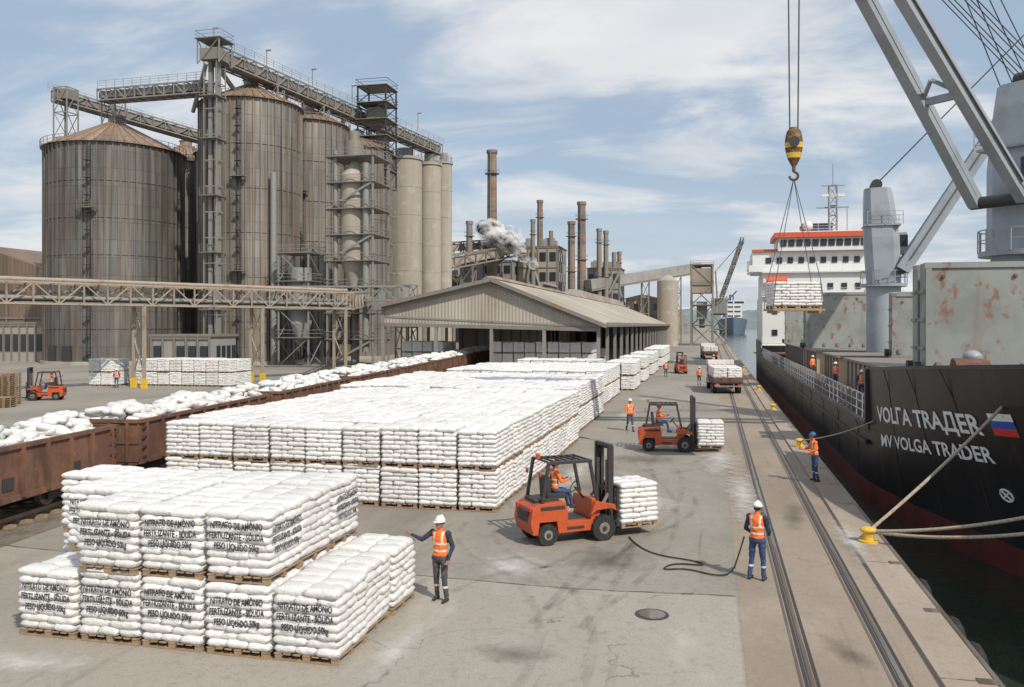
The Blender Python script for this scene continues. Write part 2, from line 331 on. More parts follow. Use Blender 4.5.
# ------------------------------------------------------------------ ground
def ground_mat(name,base,tint,dust=1.0,crack=.35):
    m=mat(name,base,[
      (tint,.09,I3,.35,.65,.8),
      ((base[0]*.66,base[1]*.63,base[2]*.60),.22,(1,.35,1),.5,.74,.6),
      ((base[0]*1.3,base[1]*1.28,base[2]*1.25),.6,(1,.4,1),.48,.75,.55),
      ((base[0]*.5,base[1]*.48,base[2]*.46),2.6,(1,.07,1),.58,.76,.5),
      ((base[0]*.5,base[1]*.47,base[2]*.43),.8,I3,.66,.76,.6),
      ((base[0]*.62,base[1]*.61,base[2]*.6),5,I3,.5,.75,.45),
      ((base[0]*.5,base[1]*.49,base[2]*.48),38,I3,.45,.75,.65),
      ((.58,.56,.53),.35,(1,.5,1),.62,.80,.5*dust)],rough=.88,bump=(9,I3,.4,.025))
    nt=m.node_tree;N=nt.nodes;L=nt.links;b=N['Principled BSDF']
    old=b.inputs['Base Color'].links[0].from_socket
    tc=[n for n in N if n.type=='TEX_COORD'][0]
    wn=N.new('ShaderNodeTexNoise'); wn.inputs['Scale'].default_value=.9; wn.inputs['Detail'].default_value=6; L.new(tc.outputs['Object'],wn.inputs['Vector'])
    mm=N.new('ShaderNodeVectorMath'); mm.operation='MULTIPLY_ADD'; L.new(wn.outputs['Color'],mm.inputs[0]); mm.inputs[1].default_value=(2.2,2.2,0); L.new(tc.outputs['Object'],mm.inputs[2])
    vo=N.new('ShaderNodeTexVoronoi'); vo.feature='DISTANCE_TO_EDGE'; vo.inputs['Scale'].default_value=.16; L.new(mm.outputs[0],vo.inputs['Vector'])
    mr=N.new('ShaderNodeMapRange'); mr.inputs[1].default_value=.0005; mr.inputs[2].default_value=.004; mr.inputs[3].default_value=1; mr.inputs[4].default_value=0; L.new(vo.outputs['Distance'],mr.inputs[0])
    ms=N.new('ShaderNodeTexNoise'); ms.inputs['Scale'].default_value=.25; L.new(tc.outputs['Object'],ms.inputs['Vector'])
    m2=N.new('ShaderNodeMapRange'); m2.inputs[1].default_value=.46; m2.inputs[2].default_value=.60; m2.inputs[4].default_value=crack; L.new(ms.outputs[0],m2.inputs[0])
    mu=N.new('ShaderNodeMath'); mu.operation='MULTIPLY'; L.new(mr.outputs[0],mu.inputs[0]); L.new(m2.outputs[0],mu.inputs[1])
    mx=N.new('ShaderNodeMix'); mx.data_type='RGBA'; L.new(mu.outputs[0],mx.inputs[0]); L.new(old,mx.inputs[6]); mx.inputs[7].default_value=(.06,.052,.045,1)
    L.new(mx.outputs[2],b.inputs['Base Color'])
    return m
GND=ground_mat('yard_asphalt',(.25,.228,.195),(.33,.302,.262))
QC=ground_mat('quay_concrete',(.32,.27,.215),(.25,.20,.155))
OLD=ground_mat('apron_concrete',(.31,.283,.242),(.37,.34,.295),1,.75)
COPE=ground_mat('coping_concrete',(.37,.315,.26),(.28,.21,.155))
BAL=mat('ballast_dirt',(.20,.165,.13),[((.10,.085,.07),2,I3,.4,.65,.8),((.33,.3,.26),14,I3,.5,.7,.6)],rough=.95,bump=(16,I3,.8,.06))
mb=MB(); QX=4.5
mb.add([(-6000,-60,0),(QX,-60,0),(QX,6000,0),(-6000,6000,0)],[(0,1,2,3)],GND)
mb.add([(QX,-60,0),(QX,-60,-6),(QX,6000,-6),(QX,6000,0)],[(0,1,2,3)],CONC)
mb.build('ground')
mb=MB(); mb.add([(.55,-60,.004),(3.6,-60,.004),(3.6,420,.004),(.55,420,.004)],[(0,1,2,3)],QC)
mb.build('quay_track_pavement')
mb=MB()
Yj=18.6
pts=[(-40+i*.5, Yj+.3*noise.noise(V(i*.13,3,1))+.05*noise.noise(V(i*.9,3,8))) for i in range(82)]
pts=[p for p in pts if p[0]<.56]
vs=[(x,y,.004) for x,y in pts]+[(x,-60,.004) for x,y in pts]; n=len(pts)
mb.add(vs,[(i,n+i,n+i+1,i+1) for i in range(n-1)],OLD)
mb.build('concrete_apron')
JNT=mat('joint_filler',(.07,.06,.05),[((.2,.18,.15),5,I3,.45,.6,.9)],rough=.9)
mb=MB()
for i in range(n-1): mb.beam((pts[i][0],pts[i][1],.004),(pts[i+1][0],pts[i+1][1],.004),.02+.05*random.random(),.012,JNT)
mb.build('pavement_joint')
mb=MB(); mb.box((4.05,150,.03),(.9,420,.10),COPE)
for i in range(60): mb.box((4.05,-20+i*7,.082),(.88,.03,.006),JNT)
mb.beam((4.47,-50,.05),(4.47,360,.05),.08,.10,RAILM)
for i in range(40): mb.box((4.3,8+i*3.5,.085),(.3,.22,.02),RAILM)
mb.build('quay_coping',bevel=.02)
mb=MB()
for x in (1.58,3.02):
    mb.beam((x,-50,.012),(x,400,.012),.07,.03,RAILM)
    for dx in(-.09,.09): mb.beam((x+dx,-50,.003),(x+dx,400,.003),.06,.012,DARK)
    mb.beam((x-.17,-50,.004),(x-.17,400,.004),.05,.012,RAILM)
mb.build('crane_rail_track')
ang=math.atan(.115)
def tr(yy,off=0): return (-20.75-.115*(yy-22)+off*math.cos(ang), yy+off*math.sin(ang))
mb=MB()
a=tr(-10,-8);b=tr(-10,2.3);c=tr(140,2.3);d=tr(140,-8)
mb.add([(*a,.006),(*b,.006),(*c,.006),(*d,.006)],[(0,1,2,3)],BAL)
mb.build('railway_ballast')
for off in (0,-5):
    mb=MB()
    for i in range(200):
        yy=-5+i*.68; p=tr(yy,off-1.2); q=tr(yy,off+1.2); mb.beam((*p,.05),(*q,.05),.24,.1,WD)
    for g in(-.72,.72):
        p=tr(-8,off+g); q=tr(135,off+g); mb.beam((*p,.16),(*q,.16),.07,.14,RAILM)
    mb.build('railway_track')
mb=MB(); mb.cyl((-1.17,17.2),.34,.0,.014,DARK,20); mb.cyl((-1.17,17.2),.27,.012,.022,RAILM,20); mb.build('manhole_cover')
def spot_mat(name,col,sc,k,lo,hi,amt):
    m=bpy.data.materials.new(name); m.use_nodes=True
    nt=m.node_tree;N=nt.nodes;L=nt.links;bs=N['Principled BSDF'];bs.inputs['Base Color'].default_value=(*col,1);bs.inputs['Roughness'].default_value=.9
    tc=N.new('ShaderNodeTexCoord'); nn=N.new('ShaderNodeTexNoise'); nn.inputs['Scale'].default_value=sc; nn.inputs['Detail'].default_value=10; nn.inputs['Roughness'].default_value=.75; L.new(tc.outputs['Object'],nn.inputs['Vector'])
    ln=N.new('ShaderNodeVectorMath'); ln.operation='LENGTH'; mp=N.new('ShaderNodeMapping'); mp.inputs['Scale'].default_value=(1,1,0); L.new(tc.outputs['Generated'],mp.inputs[0]); mp.inputs['Location'].default_value=(-.5,-.5,0); L.new(mp.outputs[0],ln.inputs[0])
    ad=N.new('ShaderNodeMath'); ad.operation='MULTIPLY_ADD'; L.new(ln.outputs['Value'],ad.inputs[0]); ad.inputs[1].default_value=-k; L.new(nn.outputs[0],ad.inputs[2])
    mr=N.new('ShaderNodeMapRange'); mr.inputs[1].default_value=lo; mr.inputs[2].default_value=hi; mr.inputs[4].default_value=amt; L.new(ad.outputs[0],mr.inputs[0]); L.new(mr.outputs[0],bs.inputs['Alpha'])
    return m
DUST=spot_mat('spilled_fertilizer',(.66,.64,.61),1.6,1.1,.14,.50,.62)
OIL=spot_mat('oil_stain',(.06,.052,.045),1.2,1.0,.10,.5,.34)
def dust(x,y,w,l,z=.012,rz=0,m=DUST,nm='spilled_fertilizer'):
    mb=MB(); n=4; vs=[((i/n-.5)*w,(j/n-.5)*l,0) for j in range(n+1) for i in range(n+1)]
    mb.add(vs,[(j*(n+1)+i,j*(n+1)+i+1,(j+1)*(n+1)+i+1,(j+1)*(n+1)+i) for j in range(n) for i in range(n)],m); mb.build(nm,(x,y,z),rz)
dust(1.0,30,1.7,15,.05);dust(.3,38,2.5,14,.054);dust(-11.5,12.3,4,1.6,.02,.2);dust(-4.7,19.9,2.6,4);dust(-2,28,3,6);dust(-5.2,33,1.6,14);dust(-5.5,14.3,1.2,5,.016);dust(-22,31,3,14,.03);dust(-5.3,55,2.4,16);dust(3.6,24,1.1,7,.086)
for x,y,w,l in((-3.4,14.6,2.2,1.2),(-2.5,21,3,3.5),(-3.6,30,4,5),(-3,37,5,4),(2.3,16,.8,2.4),(-2,47,4,9),(2.4,27,1,6)): dust(x,y,w,l,.024,random.uniform(-.5,.5),OIL,'oil_stain')
TYRE=mat('tyre_mark',(.06,.055,.05),rough=.9)
nt=TYRE.node_tree;N=nt.nodes;L=nt.links
tc=N.new('ShaderNodeTexCoord'); nn=N.new('ShaderNodeTexNoise'); nn.inputs['Scale'].default_value=1.1; nn.inputs['Detail'].default_value=9; nn.inputs['Roughness'].default_value=.7; L.new(tc.outputs['Object'],nn.inputs[0])
mr=N.new('ShaderNodeMapRange'); mr.inputs[1].default_value=.42; mr.inputs[2].default_value=.75; mr.inputs[4].default_value=.26; L.new(nn.outputs[0],mr.inputs[0]); L.new(mr.outputs[0],N['Principled BSDF'].inputs['Alpha'])
mb=MB(); zi=0
for (cx,cy,rr,a0,a1) in ((2,30,8,150,225),(-9,28,7.5,-50,10),(-1,24,5,180,260),(-8,40,8,-60,30),(-12,14,9,-12,35),(-30,30,28,-22,12),(-28,25,26,-18,25),(-34,60,32,-20,10),(-2,17,3.5,90,170),(-45,22,42,-8,14)):
    for off in (0,1.0):
        zi+=1; nseg=40; vs=[]
        for q in range(nseg+1):
            a=R(a0+(a1-a0)*q/nseg); 
            for w_ in(-.09,.09): vs.append((cx+math.cos(a)*(rr+off+w_),cy+math.sin(a)*(rr+off+w_),.030+.0006*zi))
        mb.add(vs,[(2*q,2*q+1,2*q+3,2*q+2) for q in range(nseg) if vs[2*q][0]<1.3],TYRE)
mb.build('tyre_marks')
curve('hose',[(.72,20.2,.95),(.6,20.25,.5),(.45,20.3,.05),(.1,20.1,.03),(-.6,20.6,.03),(-1.2,20.3,.03),(-.9,21.0,.03),(-.1,20.9,.03),(-.4,21.3,.03),(-1.4,21.6,.03),(-2.0,22.6,.03),(-2.2,23.3,.03)],.018,RUB)

WAT=mat('harbour_water',(.022,.034,.024),[((.04,.05,.035),.15,I3,.4,.7,.6)],rough=.12,bump=(1.1,(1,1,1),.35,.15))
mb=MB(); mb.add([(QX+.01,-200,-1.7),(6000,-200,-1.7),(6000,6000,-1.7),(QX+.01,6000,-1.7)],[(0,1,2,3)],WAT); mb.build('harbour_water')
def bollard(x,y):
    mb=MB(); mb.cyl((0,0),.26,0,.05,YEL,20); mb.cyl((0,0),.14,.05,.27,YEL,18,.12); mb.sph((0,0,.31),(.22,.19,.09),YEL,16,8); mb.build('mooring_bollard',(x,y,.08))
for yy in (10.5,24,42,60,78,96,114): bollard(4.02,yy)
def tire(y):
    mb=MB(); rings=[]
    for i in range(20):
        t=2*math.pi*i/20; c=V(0,math.cos(t)*.42,math.sin(t)*.42); u=c.normalized()
        rings.append([c+u*.17*math.cos(a)+V(1,0,0)*.14*math.sin(a) for a in [2*math.pi*k/10 for k in range(10)]])
    rings.append(rings[0]); mb.loft(rings,RUB,cap=False)
    mb.beam((-.05,0,.42),(-.12,0,.62),.03,.03,CABLE); mb.build('tire_fender',(QX+.17,y,-.58))
for yy in (13,17,18.4,21,27,33,40,48,56,66): tire(yy)

# ------------------------------------------------------------------ wagons
def wagon_load(seed):
    rg=random.Random(seed); mb=MB()
    for i in range(230):
        x=rg.uniform(-1.0,1.0); y=rg.uniform(-5.4,5.4); z=2.2+rg.uniform(.0,.55)*(1-(abs(x)/1.25)**2)+.15*math.sin(y*1.3+seed)
        T=Matrix.Translation((x,y,z))@Matrix.Rotation(rg.uniform(0,6.28),4,'Z')@Matrix.Rotation(rg.uniform(-.3,.3),4,'X')@Matrix.Rotation(rg.uniform(-.3,.3),4,'Y')
        bag(mb,T,.72,.46,.24,rg,6,5,.03)
    mb.box((0,0,1.8),(2.5,11.3,.8),WH)
    return mb.mesh('bag_load')
WL=[wagon_load(1),wagon_load(2)]
def wagon_mesh():
    mb=MB(); Lh=5.75; W=1.42
    for s in(-1,1):
        mb.box((s*W,0,1.62),(.06,Lh*2,1.42),BROWN); mb.box((s*(W+.03),0,2.36),(.16,Lh*2+.1,.12),BROWN); mb.box((s*(W+.03),0,.92),(.14,Lh*2,.16),BROWN)
        mb.box((0,s*Lh,1.62),(2*W,.06,1.42),BROWN); mb.box((0,s*(Lh+.02),2.36),(2*W,.16,.12),BROWN); mb.box((0,s*(Lh+.03),1.6),(2*W,.08,.1),BROWN)
        for i in range(11): mb.box((s*(W+.08),-Lh+.35+i*(2*Lh-.7)/10,1.62),(.13,.12,1.42),BROWN)
        for i in range(4): mb.box((-W+.4+i*.68,s*(Lh+.06),1.62),(.1,.1,1.42),BROWN)
        for i in (-3,0,3): mb.box((s*(W+.045),i+.55,1.35),(.03,.45,.35),DARK)
    mb.box((0,0,.86),(2.7,Lh*2,.12),BROWN); mb.box((0,0,.72),(.5,Lh*2+.6,.3),DARK)
    for yb in(-4,4):
        mb.box((0,yb,.62),(1.9,.5,.24),DARK)
        for s in(-1,1):
            mb.box((s*.98,yb,.56),(.12,2.3,.22),DARK); mb.box((s*.98,yb,.48),(.14,.7,.36),DARK)
            for w in(-.9,.9): mb.tube((s*.68,yb+w,.68),(s*.84,yb+w,.68),.45,.43,RAILM,20)
        for w in(-.9,.9): mb.tube((-.8,yb+w,.68),(.8,yb+w,.68),.08,.08,DARK,8)
    for s in(-1,1): mb.box((0,s*(Lh+.45),.8),(.3,.5,.24),DARK); 
    for s in(-1,1):
        for k in range(4): mb.box((W+.12,s*(Lh-.25),1.1+k*.35),(.04,.4,.04),DARK)
    return mb.mesh('body')
WM=wagon_mesh(); yy=24.9-5.85
for i in range(8):
    p=tr(yy); e=empty('railway_wagon',(*p,0.02),ang); inst(WM,'body',(0,0,0),0,e); inst(WL[i%2],'bag_load',(0,0,-.04),math.pi*(i%2),e)
    yy+=12.95*math.cos(ang)

# ------------------------------------------------------------------ silos
def silo(name,x,y,r,h,hp,m,ribs=44,rm=None):
    mb=MB(); rm=rm or SROOF
    mb.cyl((0,0),r,0,h,m,96)
    for i in range(ribs):
        t=2*math.pi*i/ribs; mb.box((math.cos(t)*(r+.08),math.sin(t)*(r+.08),h/2),(.24,.16,h),m,t)
    for k in range(6): 
        z=h*(k+1)/6.0-.1; mb.tube((0,0,z-.07),(0,0,z+.07),r+.10,r+.10,m,96)
    ni=32; top=1.1
    mb.tube((0,0,h+.05),(0,0,hp),r+.5,top,rm,96)
    for i in range(ni):
        t=2*math.pi*i/ni; mb.beam((math.cos(t)*(r+.4),math.sin(t)*(r+.4),h+.15),(math.cos(t)*top,math.sin(t)*top,hp+.08),.16,.16,rm)
    mb.cyl((0,0),top,hp,hp+.9,STEEL,16); mb.tube((0,0,hp+.9),(0,0,hp+1.5),top+.2,.2,STEEL,16)
    for i in range(48):
        t=2*math.pi*i/48; t2=2*math.pi*(i+1)/48; a=(math.cos(t)*(r+.5),math.sin(t)*(r+.5)); b=(math.cos(t2)*(r+.5),math.sin(t2)*(r+.5))
        mb.beam((*a,h),(*a,h+1.1),.06,.06,STEEL); mb.beam((*a,h+1.1),(*b,h+1.1),.06,.06,STEEL); mb.beam((*a,h+.6),(*b,h+.6),.04,.04,STEEL)
    t=-1.25; lx,ly=math.cos(t)*(r+.5),math.sin(t)*(r+.5)
    for s in(-.3,.3): mb.beam((lx+s,ly,0),(lx+s,ly,h),.09,.09,DARK)
    for k in range(int(h/1.0)): mb.box((lx,ly,k+.5),(.6,.06,.06),DARK); 
    for k in range(int(h/2.5)): mb.box((lx,ly-.35,k*2.5+2),(.8,.7,.06),DARK)
    for z in (h*.35,h*.7): mb.box((lx,ly-.3,z),(2.4,1.4,.1),STEEL); mb.rail((lx-1.2,ly-1,z),(lx+1.2,ly-1,z),STEEL,.8)
    for q in(-1.9,-1.6): mb.box((math.cos(q)*r,math.sin(q)*r,1.5),(1.5,.6,2.6),DARK,q+math.pi/2)
    mb.cyl((0,0),r+.5,0,.5,CONC,64)
    return mb.build(name,(x,y,0))
silo('grain_silo',-90.6,115,9.9,32.4,37.2,SILOD,60)
silo('grain_silo',-69.0,118,7.5,38.9,42.4,SILO,44)
silo('grain_silo',-67.0,133,6.6,39.3,42.4,SILO,38)
silo('grain_silo',-61,140,5.9,36.2,39.0,SILO,34)
silo('grain_silo',-96.6,142,7.5,35.4,39.5,SILO,36)
silo('grain_silo',-84.0,137,6.0,36.0,39.0,SILOD,34)
def csilo(x,y,r,h):
    mb=MB(); mb.cyl((0,0),r,0,h,CONC,40); mb.cyl((0,0),r+.25,h,h+.5,CONC,40); mb.cyl((0,0),r*.5,h+.5,h+2.4,INDG,16)
    for k in range(1,7): mb.tube((0,0,h*k/7-.05),(0,0,h*k/7+.05),r+.04,r+.04,CONC,40)
    for i in range(20):
        t=2*math.pi*i/20;t2=2*math.pi*(i+1)/20; a=(math.cos(t)*r,math.sin(t)*r,h+.5);b=(math.cos(t2)*r,math.sin(t2)*r,h+.5)
        mb.beam(a,(a[0],a[1],h+1.6),.06,.06,STEEL); mb.beam((a[0],a[1],h+1.6),(b[0],b[1],h+1.6),.06,.06,STEEL)
    mb.build('concrete_silo',(x,y,0))
csilo(-59.8,160.6,3.4,38.6); csilo(-56.4,166,2.3,38.4); csilo(-55.6,173,1.7,40)
mb=MB()
mb.tower(-68.6,107.6,2.0,2.2,0,43.5,12,GALV,.13,None,False)
for ox in(-.55,.55): mb.box((-68.6+ox,107.6,22),(.5,.7,43),GALV)
mb.box((-68.6,107.6,43.9),(3.0,2.8,1.6),STEEL); mb.tower(-68.6,107.6,3.4,3.2,42.5,46.0,1,GALV,.16,STEEL,True,True)
for z in (8,16,24,32,38): mb.box((-68.6,107.2,z),(2.6,2.8,.12),STEEL); mb.rail((-69.9,105.8,z),(-67.3,105.8,z),STEEL,1)
mb.tube((-68.6,107.6,43),(-69.5,114,41),.35,.35,GALV); mb.tube((-68.9,106,42.5),(-75,112,37.5),.3,.3,GALV)
mb.build('bucket_elevator')
mb=MB(); mb.truss((-69,108,43.2),(-55.5,168,41.0),2.6,2.1,26,GALV,.2,STEEL,STEEL)
mb.rail((-70.2,108,45.4),(-56.9,168,43.2),GALV,2); mb.rail((-67.4,108,45.4),(-54,168,43.2),GALV,2)
for (x,y,z0,z1) in [(-66,120,40.5,42.7),(-63.6,131,39.5,42.3),(-60.4,146,38,41.6)]: mb.tower(x,y,2,2,z0,z1,1,GALV,.2)
for (x,y) in [(-66.3,124),(-62.5,138),(-60,150)]: mb.tube((x,y,42.4),(x-1.5,y+1,39),.4,.4,GALV)
for i in range(6): mb.beam((-69+i*2.4,108+i*10.5,45),(-69+i*2.4,108+i*10.5,48),.1,.1,STEEL); mb.box((-68.7+i*2.4,108+i*10.5,48),(.8,.3,.15),STEEL)
mb.build('conveyor_gallery')
mb=MB(); mb.truss((-91.7,113.5,40.3),(-70.5,109.5,39.2),2.2,1.7,11,GALV,.2,STEEL,STEEL); mb.rail((-91.7,112.3,42.1),(-70.5,108.3,41.0),GALV,1.8)
mb.build('conveyor_gallery')
mb=MB(); mb.truss((-99.2,112,40.6),(-88,136,38.2),2.2,1.7,12,GALV,.2,STEEL,STEEL); mb.tower(-98.0,113,2.4,2.4,31,42.6,3,GALV,.17); mb.rail((-100.4,112,42.4),(-89.2,136,40.0),GALV,1.8)
mb.tower(-91,115,2.4,2.4,37,41.5,1,GALV,.18); mb.box((-98.0,113,41.6),(2.4,2.2,1.5),STEEL)
mb.build('conveyor_gallery')
mb=MB(); mb.tower(-57.7,141,5.2,5,30,47.6,6,DARK,.24,STEEL,True,True); mb.box((-57.9,141,42.5),(2.6,2.4,3.2),STEEL); mb.box((-57.4,141,37.5),(3,2.6,2.6),INDG); mb.tower(-56.6,142,3,4,0,30,6,GALV,.2,None,False)
mb.build('headhouse_tower')
mb=MB(); mb.tower(-50.4,116,7.0,6,0,30,8,GALV,.24,STEEL,False,True)
mb.cyl((-50.6,115.3),2.1,15,27.5,CONC,28); mb.tube((-50.6,115.3,27.5),(-50.6,115.3,29.5),2.1,.6,CONC,28); mb.tube((-50.6,115.3,11),(-50.6,115.3,15),.7,2.1,CONC,28); mb.cyl((-50.6,115.3),.6,0,11,STEEL,14)
mb.cyl((-50.8,115.3),1.4,30,32.5,STEEL,20); mb.cyl((-50.8,115.3),.8,32.5,34,STEEL,16)
mb.cyl((-48.2,113.6),.5,2,29,GALV,12); mb.cyl((-52.9,113.6),.35,2,31,GALV,12); mb.box((-52.4,116,5),(2.6,3,4),INDG); mb.box((-48.3,117,9.2),(2.4,2.6,2.6),INDG)
for k in range(0,8,2): z=k*3.75; mb.beam((-53.9,112.9,z),(-46.9,112.9,z+3.7),.12,.3,GALV)
mb.build('process_tower')
mb=MB(); mb.tower(-57.5,112,4.6,4.6,0,16,4,GALV,.2,STEEL,True,True); mb.cyl((-57.5,112),1.5,6,14,INDG,20); mb.tube((-57.5,112,3),(-57.5,112,6),.4,1.5,INDG,20)
mb.cyl((-62.2,112.6),.45,0,28,GALV,16)
mb.build('dust_filter_tower')
mb=MB()
A=V(-70,36,7.6); B=V(-40,88.2,7.6)
mb.truss(A,B,2.2,1.8,30,TANSTEEL,.16,STEEL,None)
for o,r in((-.6,.2),(0,.28),(.55,.16)): mb.tube(A+V(o,0,.5),B+V(o,0,.5),r,r,GALV,10)
for o,r in((-.5,.14),(.3,.2)): mb.tube(A+V(o,0,2.05),B+V(o,0,2.05),r,r,TANSTEEL,10)
for t in(.12,.40,.62,.82,.99):
    p=A.lerp(B,t); a=V(.866,-.5,0)*1.1
    for s in(-1,1):
        q=p+a*s; mb.beam((q.x,q.y,0),(q.x,q.y,7.7),.26,.26,TANSTEEL); mb.box((q.x,q.y,.45),(.45,.45,.9),YEL)
    q1=p-a;q2=p+a
    for z in (1.5,4.5): mb.beam((q1.x,q1.y,z),(q2.x,q2.y,z+3),.1,.1,TANSTEEL); mb.beam((q2.x,q2.y,z),(q1.x,q1.y,z+3),.1,.1,TANSTEEL)
mb.build('pipe_rack')
mb=MB(); mb.truss((-40,88.2,7.6),(-50,118,9),2.0,1.8,14,TANSTEEL,.16,STEEL,None); mb.truss((-55,101,9),(-38,104,9),1.8,1.8,10,GALV,.16,STEEL,None); mb.tower(-38.5,104,2.2,2.2,0,11,4,GALV,.18); mb.build('conveyor_gallery')

# ------------------------------------------------------------------ buildings
def building(name,x0,x1,y,dep,h,m,floors=3,cols=6,roof='flat',op=WIN,openf=.45):
    mb=MB(); cx=(x0+x1)/2; w=x1-x0
    mb.box((0,dep/2,h/2),(w,dep,h),m); mb.box((0,dep/2,h+.15),(w+.5,dep+.5,.3),STEEL)
    fh=h/floors; cw=w/cols; rg=random.Random(int(x0*7))
    for i in range(floors):
        mb.box((0,-.08,fh*(i+1)-.2),(w+.1,.2,.3),STEEL)
        for j in range(cols):
            if rg.random()<.75: mb.box((-w/2+cw*(j+.5),-.05,fh*(i+.5)),(cw*.62,.16,fh*openf),op)
            if rg.random()<.75: mb.box((w/2+.05,dep*(j+.5)/cols,fh*(i+.5)),(.16,dep/cols*.6,fh*openf),op)
    for j in range(cols+1): mb.box((-w/2+cw*j,-.12,h/2),(.22,.2,h),STEEL)
    if roof=='gable':
        mb.prism([(-w/2-.4,h+.3),(w/2+.4,h+.3),(0,h+w*.16)],-.3,dep+.3,m)
    if roof=='stuff':
        for k in range(5): 
            bx=rg.uniform(-w/2+1,w/2-1); mb.box((bx,rg.uniform(1,dep-1),h+1.2),(rg.uniform(1.5,3),2,rg.uniform(1.5,3)),INDG)
        mb.cyl((w*.3,2),.6,h,h+4.5,STEEL,12); mb.rail((-w/2,0,h+.3),(w/2,0,h+.3),STEEL,2)
        for k in range(3): mb.tube((-w/2+w*k/3,-.6,rg.uniform(4,h)),(-w/2+w*(k+1)/3,-.6,rg.uniform(4,h)),.4,.4,GALV,10)
    mb.build(name,(cx,y,0))
building('industrial_building',-68,-52,221,16,23,INDG,5,6,'stuff')
building('industrial_building',-51.5,-40.5,226,14,27,INDB,5,4,'stuff')
building('industrial_building',-78,-63,200,14,18,INDB,4,6,'stuff')
building('industrial_building',-32.8,-24,228,12,21,INDG,4,4,'stuff')
building('industrial_building',-23.5,-14.5,240,12,13,INDB,3,5,'gable')
building('industrial_building',-62,-36,190,12,14,INDB,2,8,'flat')
building('warehouse_building',-150,-112,128,30,14.5,mat('brown_cladding',(.20,.14,.10),[((.11,.08,.06),.2,VS,.4,.7,.8)],wave=(0,8,.5,.05)),2,10,'gable',DARK,.3)
building('control_building',-71,-62.5,97,6,4.3,INDG,1,5,'flat')
building('control_building',-112,-103,114,8,6,INDB,1,6,'flat')
def chimney(x,y,d,h,m,bands=8):
    mb=MB(); r=d/2; mb.cyl((0,0),r*1.15,0,h,m,24,r*.9)
    for k in range(bands): z=h*(.35+.63*k/bands); rr=r*(1.16-.26*z/h); mb.tube((0,0,z-.12),(0,0,z+.12),rr,rr,STEEL,24)
    mb.cyl((0,0),r*1.1,h-.8,h,m,24); mb.tube((0,0,h),(0,0,h+.05),r*.8,r*.8,DARK,16)
    for z in(h*.6,h*.88): mb.cyl((0,0),r*1.5,z,z+.12,STEEL,20); mb.tube((0,0,z+1),(0,0,z+1.08),r*1.5,r*1.5,STEEL,20,caps=False)
    mb.beam((0,-r*1.2,0),(0,-r*1.1,h),.3,.1,STEEL); mb.build('chimney',(x,y,0))
chimney(-55.4,212.9,2.6,51,CONC2,9); chimney(-49.2,245,1.8,42.5,CONC2,5); chimney(-36.6,225,2.0,33.5,CONC2,5); chimney(-34.0,226,2.3,38.8,CONC2,6)
chimney(-29.3,226,1.4,31.5,STEEL,4); chimney(-27.6,227,1.4,31,STEEL,4); chimney(-24.9,235,1.2,26,CONC2,3); chimney(-59.5,206,1.7,32,STEEL,4); chimney(-46.5,222,1.3,34,STEEL,3)
mb=MB()
mb.truss((-75,195,22),(-52,222,26),3,3,12,STEEL,.3,STEEL,INDB); mb.truss((-70,180,16),(-48,215,24),3,3,12,STEEL,.3,STEEL,INDB); mb.tower(-58,200,3,3,0,20,5,STEEL,.3)
mb.build('conveyor_gallery')
mb=MB(); mb.beam((-32,224,16.5),(-4,252,22.5),3,2.6,INDG); mb.beam((-32,224,14.9),(-4,252,20.9),3.4,.4,STEEL)
for t in(.2,.5,.8): p=V(-32,224,15).lerp(V(-4,252,21),t); mb.tower(p.x,p.y,2,2,0,p.z,4,STEEL,.3)
mb.build('conveyor_gallery')
mb=MB(); mb.tower(-2.8,252,6,8,0,23,4,STEEL,.5,STEEL,True,True); mb.box((-2.8,252,18.5),(6.4,8,7),INDB); mb.box((-2.8,252,10),(3,4,5),INDG); mb.cyl((-2.8,252),.8,5,8,STEEL)
mb.build('ship_loader_tower')
mb=MB(); mb.tower(2.0,262,4,4,0,9,2,STEEL,.5,STEEL); mb.box((2,262,11.5),(4.5,5,4.5),INDG); mb.truss((2.6,259,13),(8.6,255,30),1.4,1.2,12,STEEL,.22); mb.beam((1.5,263,14),(1.0,264,22),.5,.5,STEEL); mb.beam((1,264,22),(8.4,255,30),.12,.12,CABLE)
mb.build('harbour_crane')
mb=MB(); mb.cyl((0,0),2.9,0,18,CONC,28); mb.tube((0,0,18),(0,0,19.5),2.9,.8,CONC,28); mb.build('concrete_silo',(-11.9,238,0))
# shed
mb=MB(); X0,X1,XR=-36.9,-12.0,-23.9; Y0,Y1=92,280; ZL,ZR,ZT=8.2,6.2,11.0
def rp(x,y,o=0): return (x,y,(ZL+(ZT-ZL)*(x-X0)/(XR-X0) if x<XR else ZT+(ZR-ZT)*(x-XR)/(X1-XR))+o)
mb.add([rp(X0-1,Y0-.8),rp(XR,Y0-.8),rp(XR,Y1),rp(X0-1,Y1)],[(0,1,2,3)],ROOF); mb.add([rp(XR,Y0-.8),rp(X1+1,Y0-.8),rp(X1+1,Y1),rp(XR,Y1)],[(0,1,2,3)],ROOF)
mb.beam((XR,Y0-.8,ZT+.1),(XR,Y1,ZT+.1),.8,.3,ROOF)
mb.beam(rp(X0-1,Y0-.85,-.15),rp(XR,Y0-.85,-.15),.12,.4,STEEL); mb.beam(rp(XR,Y0-.85,-.15),rp(X1+1,Y0-.85,-.15),.12,.4,STEEL)
mb.add([(X0,Y0,5.9),(X1,Y0,5.3),rp(X1,Y0,-.1),rp(XR,Y0,-.1),rp(X0,Y0,-.1)],[(0,1,2,3,4)],BEIGE)
mb.beam((X0,Y0-.05,5.9),(X1,Y0-.05,5.3),.3,.4,STEEL)
